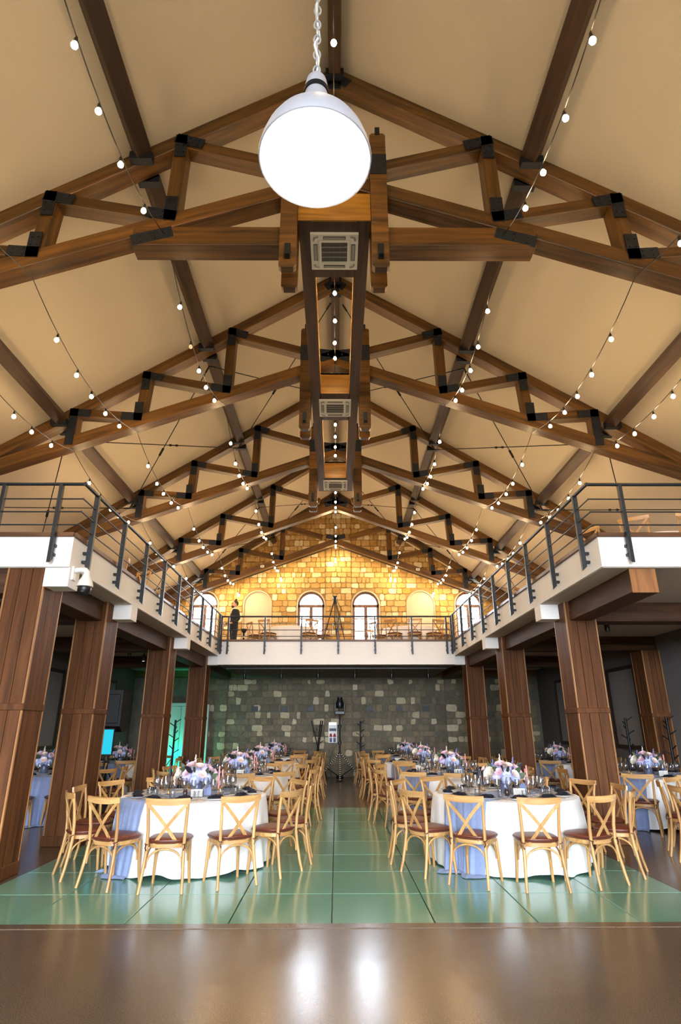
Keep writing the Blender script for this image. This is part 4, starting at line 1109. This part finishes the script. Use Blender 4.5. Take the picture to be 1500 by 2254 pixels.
def clock(phi):
    """seat name: six o'clock is nearest the camera"""
    h = int(round((270 - math.degrees(phi)) % 360 / 30 + 6)) % 12
    return ['twelve', 'one', 'two', 'three', 'four', 'five', 'six', 'seven', 'eight', 'nine', 'ten', 'eleven'][h]
def table(cx, cy, cz, name, seats, runner_phi, ph, detail=2, setting=True, cham=1.26, cloth_only=False):
    PHASE[0] = ph
    t = thing('round_table', 'round banquet table under the cloth, ' + name, 'table', (cx, cy, cz))
    MB().lathe([(.001, TABH - .025), (TABR, TABH - .025), (TABR, TABH), (.001, TABH)], 40).build('tabletop', 'dark_beam_wood', t)
    for k in range(4):
        a = pi / 4 + k * pi / 2; MB().tube([(.5 * cos(a), .5 * sin(a), .012), (.5 * cos(a), .5 * sin(a), TABH - .025)], .018, 8).build('leg', 'steel_dark', t)
    o = obj('tablecloth', tablecloth(ph), None, (cx, cy, cz)); tag(o, 'white floor-length cloth on ' + name, 'tablecloth', 'white tablecloths')
    if runner_phi is not None:
        o = obj('table_runner', runner(runner_phi, ph), None, (cx, cy, cz)); tag(o, 'blue-grey gauze runner across ' + name, 'table runner', 'gauze runners')
    used = set()
    for phi in seats:
        jr = random.uniform(-.02, .03); ja = random.uniform(-.03, .03)
        lab = clock(phi)
        if lab in used: print('DUP SEAT', name, lab)
        used.add(lab)
        chair(cx + (cham + jr) * cos(phi), cy + (cham + jr) * sin(phi), cz, phi + pi / 2 + ja + random.uniform(-.06, .06), "cross-back chair at %s o'clock (six nearest camera), %s" % (lab, name), 'cross-back chairs')
    if not setting: return
    zt_ = cz + TABH + .022
    for phi in [seats[0] + 2 * pi * k / 12 for k in range(12)]:
        c, s = cos(phi), sin(phi); hr = "%s o'clock (six nearest camera), %s" % (clock(phi), name)
        def at(r, lat): return (cx + r * c - lat * s, cy + r * s + lat * c)
        x, y = at(.74, 0); o = obj('plate', plate_me, None, (x, y, zt_ - .002), (0, 0, phi)); tag(o, 'white plate, ' + hr, 'plate', 'plates on ' + name)
        o = obj('napkin', napkin_me, None, (x, y, zt_ + .016), (0, 0, phi + pi / 2 + random.uniform(-.5, .5))); tag(o, 'navy napkin, ' + hr, 'napkin', 'napkins on ' + name)
        x, y = at(.50, -.05); o = obj('wine_glass', wine_big, None, (x, y, zt_ + .001)); tag(o, 'larger wine glass, ' + hr, 'wine glass', 'wine glasses on ' + name)
        x, y = at(.47, .06); o = obj('wine_glass', wine_small, None, (x, y, zt_ + .001)); tag(o, 'smaller wine glass, ' + hr, 'wine glass', 'wine glasses on ' + name)
        if detail > 1:
            x, y = at(.56, .12); o = obj('tumbler', tumbler_me, None, (x, y, zt_ + .001)); tag(o, 'water tumbler, ' + hr, 'tumbler', 'tumblers on ' + name)
            x, y = at(.75, -.17); o = obj('fork', fork_me, None, (x, y, zt_ + .0005), (0, 0, phi + pi / 2)); tag(o, 'gold fork, ' + hr, 'fork', 'forks on ' + name)
            x, y = at(.75, .165); o = obj('knife', knife_me, None, (x, y, zt_ + .0005), (0, 0, phi + pi / 2)); tag(o, 'gold knife, ' + hr, 'knife', 'knives on ' + name)
    o = bouquet0 if not bq_used[0] else copy_tree(bouquet0)
    bq_used[0] = True; o.scale = (1.2, 1.2, 1.15); o.location = (cx + .02, cy, zt_); o.rotation_euler = (0, 0, random.uniform(-.4, .4) if cy > 8.6 else .1)
    o['label'] = 'blue, pink and white flowers on ' + name; o['group'] = 'flower arrangements'
    for (dx, dy, k, i, lb) in ((.31, -.05, 'pink', 0, 'taller pink'), (.33, .09, 'pink', 1, 'shorter pink'), (-.33, -.06, 'navy', 0, 'taller navy'), (-.2, .3, 'navy', 1, 'shorter navy')):
        q = thing('taper_candle', '%s taper candle in a gold holder on %s' % (lb, name), 'candle', (cx + dx, cy + dy, zt_)); q['group'] = 'taper candles'
        obj('candle_holder', holder_me, q); obj('taper', tap[(k, i)], q)
    if detail > 0:
        q = thing('menu_card', 'white striped menu card standing on ' + name, 'card', (cx + .1, cy - .36, zt_ + .001), random.uniform(-.3, .2))
        MB().box(-.07, .07, -.006, .006, 0, .085, .002).build('board', 'card', q, smooth=0)
        for k in range(9): MB().box(-.06 + k * .0145, -.056 + k * .0145, -.0075, -.006, .008, .07).build('printed_line', 'card_ink', q, smooth=0)
        q = thing('number_tile', 'blue-grey arched table tile on ' + name, 'sign', (cx + .2, cy - .2, zt_ + .001), .2)
        MB().prism([(-.045, 0), (.045, 0)] + [(.045 * cos(pi * k / 8), .09 + .045 * sin(pi * k / 8)) for k in range(9)], 'y', -.006, .006).build('tile', 'card_blue', q, smooth=0)
    if detail > 1:
        q = tag(obj('bottle', MB().lathe([(.001, 0), (.026, 0), (.028, .004), (.028, .06), (.02, .072), (.02, .085), (.001, .086)], 14).mesh('bottle', 'brown_glass'), None, (cx - .05, cy - .34, zt_ + .001)), 'small brown bottle standing on ' + name, 'bottle')
TW = 2 * pi / 12
full = lambda a0: [R(a0) + TW * k for k in range(12)]
NM = ['the nearest', 'the second', 'the third', 'the last']
for k, (cy, a0, rp) in enumerate([(8.5, -88, -133), (12.05, -80, -125), (15.6, -92, -137), (19.05, -86, -131)]):
    table(-1.85, cy, 0, NM[k] + ' table left of the aisle', full(a0), R(rp), 1.1 + k, 2 if k < 2 else 1 if k < 3 else 0)
for k, (cy, a0, rp) in enumerate([(8.5, -91, -136), (12.05, -94, -139), (15.6, -84, -129), (19.05, -90, -135)]):
    table([2.2, 2.12, 2.1, 2.1][k], cy, 0, NM[k] + ' table right of the aisle', full(a0), R(rp), 5.3 + k, 2 if k < 2 else 1 if k < 3 else 0)
table(5.62, 11.55, 0, 'the near table beyond the right columns', full(-122), R(-137), 2.2, 1)
table(5.4, 15.6, 0, 'the far table beyond the right columns', full(-115), R(-130), 3.2, 0)
table(-5.62, 12.3, 0, 'the near table behind the left columns', full(-80)[:4] + full(-80)[5:], R(-65), 4.2, 0)
table(-5.45, 16.0, 0, 'the far table behind the left columns', full(-95), R(-80), 6.2, 0)
table(5.85, 8.3, 0, 'the table at the right picture edge', [R(155), R(125), R(185)], None, 7.2, 0, False)
# gallery tables
table(-1.55, 20.2, DECK + .012, 'the left table on the back gallery', [R(-90 + 30 * k) for k in (-4, -2, -1, 1, 2)], None, 1.9, 0, False)
table(2.5, 20.2, DECK + .012, 'the right table on the back gallery', [R(-90 + 30 * k) for k in (-4, -2, -1, 0, 1, 2, 3)], None, 2.9, 0, False)
table(5.75, 10.35, DECK + .012, 'the table on the right gallery', [R(-125), R(-92), R(-155), R(-60)], None, 3.9, 0, False)
for x, y, rz, lb in ((-4.55, 11.7, 2.0, 'cross-back chair on the left gallery beside the railing, nearer of two'), (-4.35, 12.4, 2.6, 'cross-back chair on the left gallery beside the railing, farther of two'), (4.6, 14.0, -2.2, 'cross-back chair on the right gallery, alone beside the railing')):
    chair(x, y, DECK + .012, rz, lb, 'cross-back chairs')

# ------------------------------------------------------------------ coat racks
def coat_rack(x, y, lab, kind):
    t = thing('coat_rack', lab, 'coat rack', (x, y, 0))
    if kind == 'pole':
        MB().lathe([(.001, 0), (.17, 0), (.17, .015), (.03, .025), (.001, .026)], 20).build('base', 'black_iron', t)
        MB().tube([(0, 0, .02), (0, 0, 1.78)], .027, 10).build('pole', 'black_iron', t)
        for k in range(9):
            a = k * 2.3 + .3; z = .95 + k * .095
            MB().tube([(0, 0, z), (.15 * cos(a), .15 * sin(a), z + .09)], .012, 6).build('peg', 'black_iron', t)
    else:
        for (a, tw) in ((0.1, 2.9), (2.2, 2.9), (4.3, 2.9)):
            p = MB().tube([(.3 * cos(a), .3 * sin(a), .01), (.02 * cos(a + tw / 2), .02 * sin(a + tw / 2), .92), (.24 * cos(a + tw), .24 * sin(a + tw), 1.8)], .018, 8).build('pole', 'black_iron', t)
        for k in range(6):
            a = k * 1.05 + .2; z = 1.1 + .1 * k; MB().tube([(.06 * cos(a), .06 * sin(a), z), (.19 * cos(a), .19 * sin(a), z + .06)], .011, 6).build('peg', 'black_iron', t)
        MB().tube([(.17 * cos(q), .17 * sin(q), .42) for q in [2 * pi * k / 16 for k in range(16)]], .007, 5, closed=True).build('ring', 'black_iron', t)
coat_rack(-.62, 21.3, 'black branching coat rack left of the stage light', 'cross')
coat_rack(.80, 20.9, 'black pole coat rack right of the stage light', 'pole')
coat_rack(-4.35, 16.9, 'black pole coat rack before the fourth left column', 'pole')
coat_rack(6.9, 13.0, 'black pole coat rack at the right wall, nearer of two', 'pole')
coat_rack(6.6, 14.2, 'black pole coat rack at the right wall, farther of two', 'pole')

# ------------------------------------------------------------------ stage light on tripod
t = thing('stage_light', 'black moving-head stage light on a stand with black and white legs', 'stage light', (.11, 20.8, 0))
MB().tube([(0, 0, .06), (0, 0, 2.0)], .028, 10).build('mast', 'black_iron', t)
for z in (.75, 1.1, 1.62): MB().lathe([(.028, -.05), (.05, -.045), (.05, .045), (.028, .05)], 12, (0, 0, z)).build('clamp', 'black_plastic', t)
MB().lathe([(.001, .02), (.12, .02), (.12, .1), (.001, .11)], 12).build('hub', 'black_iron', t)
for k in range(3):
    a = -pi / 2 + k * 2 * pi / 3; e = Vector((.8 * cos(a), .8 * sin(a), .02)); top = Vector((.04 * cos(a), .04 * sin(a), .78))
    lg = MB().tube([top, e], .021, 8).build('leg', 'black_iron', t)
    for j in range(14):
        u = (j + .3) / 14; v = (j + .75) / 14; MB().tube([top.lerp(e, u), top.lerp(e, v)], .023, 8).build('white_stripe', 'white_plastic', lg)
    MB().tube([(0, 0, .08), top.lerp(e, .6)], .014, 6).build('brace', 'black_iron', t)
MB().box(-.17, .17, -.12, .12, 1.98, 2.1, .02).build('lamp_base', 'black_plastic', t)
for s_ in (-1, 1): MB().box(*sorted((s_ * .13, s_ * .18)), -.08, .08, 2.08, 2.36, .015).build('yoke_arm', 'black_plastic', t)
hd = MB().lathe([(.001, 2.18), (.1, 2.18), (.125, 2.22), (.125, 2.38), (.085, 2.46), (.085, 2.54), (.001, 2.55)], 16); hd.build('lamp_head', 'black_plastic', t)
MB().tube(bez((-.03, 0, 1.1), (-.5, .1, .7), (-.25, .05, .05), 8), .008, 5).build('cable', 'black_plastic', t)
# control board
t = thing('control_board', 'white electrical control board with display on the stone wall', 'control panel', (-.13, Yw - .065, 0))
MB().box(-.15, .15, -.06, 0, 1.08, 1.76, .006).build('cabinet', 'white_plastic', t, smooth=0)
MB().box(-.12, .12, -.066, -.06, 1.67, 1.74).build('lit_strip', 'strip_white', t, smooth=0)
MB().box(-.12, .12, -.066, -.06, 1.46, 1.55).build('dark_window', 'navy_paint', t, smooth=0)
for sx in (-1, 1):
    MB().lathe([(.001, 0), (.045, 0), (.05, .02), (.03, .1), (.001, .12)], 10, (sx * .065, -.08, 1.27)).build('socket_cover', 'red_paint', t)
    MB().box(sx * .065 - .045, sx * .065 + .045, -.075, -.06, 1.1, 1.24).build('socket_box', 'navy_paint', t, smooth=0)
for i, x in enumerate((-2.9, -1.86, -.92, 1.17, 2.23, 3.19)):
    t = thing('wall_vent', 'small black wall plate on the stone wall, %s from the left' % ['first', 'second', 'third', 'fourth', 'fifth', 'sixth'][i], 'wall plate', (x, Yw - .035, 2.2)); t['group'] = 'wall plates'
    MB().box(-.12, .12, -.012, .035, -.09, .09, .003).build('frame', 'grille_dark', t, smooth=0); MB().box(-.095, .095, -.018, -.011, -.068, .068).build('plate', 'vent_paint', t, smooth=0)
# ------------------------------------------------------------------ track spotlights
def track(label, p0, p1, n, drop=.1, lit=()):
    p0 = Vector(p0); p1 = Vector(p1); t = thing('spotlight_track', label, 'track light', p0)
    beam('track_rail', (0, 0, 0), p1 - p0, .04, .04, 'black_plastic', t, .003)
    for k in range(n):
        c = (p1 - p0) * ((k + .5) / n)
        sp = MB().lathe([(.001, -.30), (.038, -.30), (.045, -.28), (.045, -.16), (.03, -.14), (.001, -.14)], 12, c).build('spot_head', 'black_plastic', t)
        MB().tube([c, c + Vector((0, 0, -.15))], .01, 6).build('spot_arm', 'black_plastic', sp)
        if k in lit: MB().lathe([(.001, -.302), (.032, -.302)], 12, c).build('spot_lens', 'spot_lens', sp)
track('black spotlight track under the back balcony', (-3.3, 18.2, 3.252), (3.3, 18.2, 3.252), 6)
track('black spotlight track under the right balcony', (4.9, 9.95 + .2, 3.506), (4.9, 13.4, 3.506), 3)
track('black spotlight track under the left balcony', (-5.0, 14.0, 3.506), (-5.0, 17.3, 3.506), 3, lit=(1,))
# ------------------------------------------------------------------ framed panels and wall boxes
for sx, side in ((-1, 'left'), (1, 'right')):
    for k, (ya, yb) in enumerate(((10.7, 12.3), (14.65, 16.15), (18.5, 20.1))):
        t = thing('framed_panel', 'tall grey panel in dark frame, %s from the camera on the %s wall' % (ORD[k], side), 'wall panel', (sx * (WALL_X - .03), (ya + yb) / 2, 2.05)); t['group'] = 'framed wall panels'
        h = (yb - ya) / 2
        MB().box(-.012, .012, -h + .06, h - .06, -.9, .9).build('fabric', 'panel_fabric', t, smooth=0)
        for (y0, y1, z0, z1) in ((-h, h, .88, .97), (-h, h, -.97, -.88), (-h, -h + .09, -.88, .88), (h - .09, h, -.88, .88)): MB().box(-.035, .03, y0, y1, z0, z1, .005).build('frame_bar', 'frame_wood', t, smooth=0)
    for k, y in enumerate((14.2, 16.7, 18.1)):
        t = thing('wall_sconce', 'small black box on the %s wall, %s from the camera' % (side, ORD[k]), 'wall box', (sx * (WALL_X - .07), y, 2.15))  # black sconce box, gives off no light here
        MB().box(-.06, .06, -.09, .09, -.09, .09, .01).build('case', 'black_plastic', t, smooth=0)
# ------------------------------------------------------------------ loudspeaker on pole, booth screen
t = thing('loudspeaker', 'black loudspeaker on a pole behind the second left column', 'loudspeaker', (-5.05, 14.1, 0))
MB().prism([(-.28, 1.62), (-.1, 1.5), (.28, 1.5), (.28, 2.38), (-.28, 2.38)], 'x', -.27, .27).build('cabinet', 'black_plastic', t, smooth=0)
MB().box(-.22, .22, -.292, -.28, 1.68, 2.3, .01).build('grille', 'black_plastic', t, smooth=0)
MB().tube([(0, 0, .5), (0, 0, 1.5)], .02, 8).build('pole', 'black_iron', t)
for k in range(3):
    a = k * 2.09; MB().tube([(0, 0, .75), (.45 * cos(a), .45 * sin(a), .015)], .014, 6).build('leg', 'black_iron', t)
t = thing('photo_kiosk', 'bright cyan portrait screen on a black stand behind the left columns', 'screen', (-4.72, 13.0, 0))
MB().box(-.14, .14, -.02, .02, 1.06, 1.58, .006).build('screen_case', 'black_plastic', t, smooth=0)
MB().box(-.122, .122, -.024, -.0205, 1.085, 1.555).build('screen', 'screen_cyan', t, smooth=0)
MB().tube([(0, .0, .02), (0, .0, 1.07)], .02, 8).build('pole', 'black_iron', t)
MB().lathe([(.001, 0), (.2, 0), (.2, .015), (.03, .03)], 20).build('base', 'black_iron', t)
# green uplight before the white door
t = thing('uplight', 'green floor uplight in front of the white door', 'light', (-5.45, 21.2, 0))
MB().lathe([(.001, 0), (.09, 0), (.09, .16), (.08, .16), (.08, .1), (.001, .1)], 16).build('can', 'black_plastic', t)
MB().lathe([(.001, .12), (.078, .12)], 16).build('lens', 'green_lens', t)
l = bpy.data.lights.new('uplight_beam', 'SPOT'); l.energy = 120; l.color = (0.0, 1.0, .6); l.spot_size = R(120); l.spot_blend = .6; l.shadow_soft_size = .06
lo_ = bpy.data.objects.new('uplight_beam', l); C.objects.link(lo_); lo_.parent = t; lo_.location = (0, 0, .17); lo_.rotation_euler = (R(180 - 52), 0, R(-18))
# ------------------------------------------------------------------ dome security camera
t = thing('security_camera', 'white dome security camera under the left balcony corner', 'security camera', (-3.40, 7.46, 3.4))
MB().box(-.03, .012, -.05, .05, -.02, .16, .005).build('wall_mount', 'white_plastic', t, smooth=0)
MB().tube([(.01, 0, .11), (.08, 0, .12), (.14, 0, .115), (.16, 0, .09), (.16, 0, .03)], [.035, .034, .036, .04, .042], 12).build('arm', 'white_plastic', t)
MB().lathe([(.001, .06), (.045, .055), (.055, .02), (.085, -.03), (.098, -.075), (.1, -.1), (.09, -.105)], 24, (.16, 0, 0)).build('housing', 'white_plastic', t)
MB().sphere((.16, 0, -.125), .084, 20, 12, (1, 1, 1.1)).build('dome', 'black_plastic', t)
MB().lathe([(.001, 0), (.024, 0), (.026, -.012)], 14).build('lens', 'grille_dark', t, (.165, -.07, -.16), rot=(R(70), 0, 0))
# exit sign and thermostats
t = thing('exit_sign', 'small green running-man exit sign above the leftmost arched window', 'sign', (-4.97, Yw - .05, 6.78))
MB().box(-.13, .13, -.02, .02, -.06, .06, .004).build('case', 'white_plastic', t, smooth=0); MB().box(-.12, .12, -.024, -.02, -.05, .05).build('face', 'exit_green', t, smooth=0)
fg = MB(); fg.sphere((.0, -.026, .03), .012, 8, 4, (1, .2, 1)); fg.box(-.012, .012, -.027, -.024, -.012, .018)
fg.add([(-.01, -.026, -.01), (.004, -.026, -.01), (-.025, -.026, -.045), (-.037, -.026, -.045)], [(0, 1, 2, 3)]); fg.add([(0, -.026, -.01), (.012, -.026, -.01), (.035, -.026, -.04), (.023, -.026, -.045)], [(0, 1, 2, 3)])
fg.box(.06, .10, -.027, -.024, -.045, .04); fg.build('running_figure', 'white_plastic', t, smooth=0)
for x, lb in ((-2.72, 'left'), (2.98, 'right')):
    t = thing('alarm_box', 'small white alarm box high on the stone gable, %s one' % lb, 'alarm box', (x, TR_Y[4] - .03, zb(x) - TB * .55)); t['group'] = 'alarm boxes'
    MB().box(-.07, .07, -.02, .02, -.045, .045, .006).build('case', 'white_plastic', t, smooth=0); MB().box(-.03, .03, -.024, -.02, -.01, .012).build('window', 'grille_dark', t, smooth=0)
# ------------------------------------------------------------------ gallery tripod
t = thing('camera_tripod', 'tall black camera tripod standing on the back gallery', 'tripod', (-.05, 18.9, DECK + .012))
for k in range(3):
    a = R(200 + k * 120); e = Vector((.48 * cos(a), .48 * sin(a), 0)); tp = Vector((.05 * cos(a), .05 * sin(a), 1.5))
    n_ = Vector((-sin(a), cos(a), 0)) * .025
    lg = MB()
    for q in (-1, 1): lg.tube([tp + n_ * q, tp.lerp(e, .62) + n_ * q], .011, 6)
    lg.tube([tp.lerp(e, .55), e + Vector((0, 0, .01))], .013, 6); lo2 = lg.build('leg', 'black_iron', t)
    m_ = tp.lerp(e, .6); MB().box(m_.x - .035, m_.x + .035, m_.y - .03, m_.y + .03, m_.z - .03, m_.z + .03, .006).build('leg_clamp', 'black_plastic', lo2, smooth=0)
    MB().tube([(0, 0, .78), tp.lerp(e, .5)], .007, 5).build('spreader', 'black_iron', t)
MB().tube([(0, 0, .75), (0, 0, 1.55)], .016, 8).build('centre_column', 'black_iron', t)
MB().lathe([(.001, 1.5), (.06, 1.5), (.07, 1.54), (.05, 1.58), (.055, 1.62), (.05, 1.68), (.001, 1.68)], 14).build('fluid_head', 'black_plastic', t)
MB().box(-.07, .07, -.09, .09, 1.68, 1.73, .01).build('plate', 'black_plastic', t)
MB().tube([(.05, 0, 1.62), (.24, .12, 1.25)], .01, 6).build('pan_handle', 'black_plastic', t)
t.scale = (.95, .95, .95)
t = thing('lamp_stand', 'short black lamp stand beside the man on the gallery', 'lamp stand', (-3.1, 19.9, DECK + .012))
MB().lathe([(.001, 0), (.14, 0), (.14, .015), (.02, .03)], 16).build('base', 'black_iron', t)
MB().tube([(0, 0, .02), (0, 0, .62)], .03, 10).build('pole', 'black_iron', t)
MB().lathe([(.03, .6), (.05, .62), (.11, .72), (.11, .74), (.001, .74)], 14).build('lamp_cup', 'black_plastic', t)
MB().lathe([(.031, .46), (.034, .47), (.034, .5), (.031, .51)], 10).build('ring', 'white_plastic', t)

# ------------------------------------------------------------------ person on the gallery
def skin_mesh(name, verts, edges, radii, mat, sub=1, root=0):
    me = bpy.data.meshes.new(name); me.from_pydata([Vector(v) for v in verts], edges, [])
    me.materials.append(MATS[mat])
    o = bpy.data.objects.new(name, me); C.objects.link(o)
    sk = o.modifiers.new('skin', 'SKIN'); sk.use_smooth_shade = True
    for i, r in enumerate(radii):
        sv = me.skin_vertices[0].data[i]; sv.radius = r if isinstance(r, tuple) else (r, r); sv.use_root = (i == root)
    if sub: s_ = o.modifiers.new('sub', 'SUBSURF'); s_.levels = sub; s_.render_levels = sub
    dg = bpy.context.evaluated_depsgraph_get(); ev = o.evaluated_get(dg); out = bpy.data.meshes.new_from_object(ev)
    bpy.data.objects.remove(o); out.name = name
    if not out.materials: out.materials.append(MATS[mat])
    return out
bpy.context.view_layer.update()
pr = thing('person', 'man in a dark suit with tied-up hair standing at the left of the back gallery', 'person', (-3.52, 20.3, DECK + .012), R(35))
# local frame: the figure faces -x, head turned a little towards the camera (-y)
V = [(0, 0, .93), (0, 0, 1.12), (.01, 0, 1.34), (.0, 0, 1.47), (-.01, 0, 1.56), (-.02, 0, 1.66), (-.02, 0, 1.72),
     (.01, -.17, 1.40), (.05, -.22, 1.13), (-.16, -.24, .98), (-.24, -.235, .95),
     (.01, .17, 1.40), (.05, .22, 1.13), (-.14, .22, .97), (-.22, .215, .93),
     (0, -.09, .88), (-.01, -.10, .48), (.02, -.105, .09), (-.1, -.11, .035),
     (0, .09, .88), (.03, .10, .48), (.06, .105, .09), (-.06, .11, .035)]
E_ = [(0, 1), (1, 2), (2, 3), (3, 4), (4, 5), (5, 6), (2, 7), (7, 8), (8, 9), (9, 10), (2, 11), (11, 12), (12, 13), (13, 14), (0, 15), (15, 16), (16, 17), (17, 18), (0, 19), (19, 20), (20, 21), (21, 22)]
rad = [(.1, .1), (.09, .09), (.1, .08), .055, .055, (.085, .095), (.07, .08), .06, .047, .033, .03, .06, .047, .033, .03, .09, .06, .042, .04, .09, .06, .042, .04]
body = skin_mesh('body', V, E_, rad, 'skin', 1)
bm = bmesh.new(); bm.from_mesh(body)
def add_geo(mb):
    vs = [bm.verts.new(v) for v in mb.v]
    for f in mb.f:
        try: bm.faces.new([vs[i] for i in f])
        except ValueError: pass
hd = MB()
hd.sphere((-.02, 0, 1.655), .115, 16, 12, (.9, .78, 1.1)); hd.sphere((-.125, -.006, 1.63), .02, 8, 6, (1.1, .7, 1.4)); hd.sphere((-.055, 0, 1.575), .06, 10, 6, (1, .85, .7))
for s_ in (-1, 1): hd.sphere((-.01, s_ * .09, 1.645), .026, 8, 6, (.9, .4, 1.3))
for (bx, by, bz, s_) in ((-.25, -.235, .945, 1), (-.23, .215, .925, -1)):
    hd.sphere((bx - .02, by, bz), .038, 10, 6, (1.2, .5, .9))
    for q in range(4):
        z = bz + .026 - q * .017; hd.tube([(bx - .05, by, z), (bx - .09, by + .012 * s_, z - .008), (bx - .115 + .008 * abs(q - 1.2), by + .03 * s_, z - .02)], [.0095, .009, .007], 6)
    hd.tube([(bx - .01, by + .02 * s_, bz + .03), (bx - .05, by + .04 * s_, bz + .04), (bx - .075, by + .045 * s_, bz + .03)], [.011, .01, .008], 6)
add_geo(hd); bm.to_mesh(body); bm.free()
body.polygons.foreach_set('use_smooth', [True] * len(body.polygons)); obj('body', body, pr)
def loft(mb, rings, n=20):
    vs = []; fs = []
    for (cx_, z, rx, ry) in rings:
        for q in range(n): vs.append((cx_ + rx * cos(2 * pi * q / n), ry * sin(2 * pi * q / n), z))
    for i in range(len(rings) - 1):
        for q in range(n): fs.append((i * n + q, i * n + (q + 1) % n, (i + 1) * n + (q + 1) % n, (i + 1) * n + q))
    mb.add(vs, fs)
jm = MB(); loft(jm, [(0, .77, .125, .2), (0, .8, .14, .208), (0, .95, .135, .2), (.0, 1.12, .125, .185), (.0, 1.28, .138, .205), (.005, 1.38, .13, .21), (.005, 1.44, .11, .175), (.0, 1.475, .085, .11), (-.005, 1.49, .066, .068)])
for s_ in (-1, 1): jm.tube([(.005, s_ * .15, 1.43), (.01, s_ * .195, 1.39), (.03, s_ * .222, 1.26), (.05, s_ * .235, 1.13), (.0, s_ * .242, 1.08), (-.19, s_ * .236, .972)], [.05, .066, .066, .06, .058, .046], 12)
jm.build('jacket', 'suit', pr, smooth=75)
tm = MB()
for s_, kx in ((-1, -.01), (1, .03)): tm.tube([(0, s_ * .07, .98), (0, s_ * .09, .84), (kx, s_ * .10, .48), (kx + .03, s_ * .105, .06)], [.11, .115, .084, .068], 14)
tm.build('trousers', 'suit', pr, smooth=75)
MB().lathe([(.07, 1.47), (.069, 1.5), (.066, 1.53), (.062, 1.525)], 14, (-.006, 0, 0)).build('shirt_collar', 'shirt', pr)
sf = MB().add([(-.128, -.034, 1.475), (-.128, .034, 1.475), (-.147, 0, 1.3), (-.06, -.034, 1.475), (-.06, .034, 1.475), (-.1, 0, 1.3)], [(0, 1, 2), (5, 4, 3), (0, 3, 4, 1), (1, 4, 5, 2), (2, 5, 3, 0)])
sf.build('shirt_front', 'shirt', pr, smooth=0)
MB().sphere((.012, 0, 1.69), .118, 16, 10, (.93, .84, .92)).build('hair', 'hair', pr)
MB().sphere((.03, 0, 1.815), .04, 10, 6).build('hair_bun', 'hair', pr)
MB().sphere((-.07, 0, 1.567), .062, 12, 8, (.95, .95, .75)).build('beard', 'hair', pr)
for s_ in (-1, 1):
    MB().sphere((-.112, s_ * .037, 1.665), .012, 8, 6, (.6, 1.2, .8)).build('eye', 'hair', pr)
    MB().tube([(-.118, s_ * .02, 1.692), (-.112, s_ * .055, 1.69)], .006, 6).build('eyebrow', 'hair', pr)
MB().tube([(-.128, -.02, 1.592), (-.128, .02, 1.592)], .006, 6).build('mouth', 'red_paint', pr)
for (x, y) in ((-.04, -.108), (.0, .108)): MB().sphere((x, y, .045), .05, 12, 6, (2.4, .95, .9)).build('shoe', 'black_plastic', pr)
print('objects', len(bpy.data.objects))
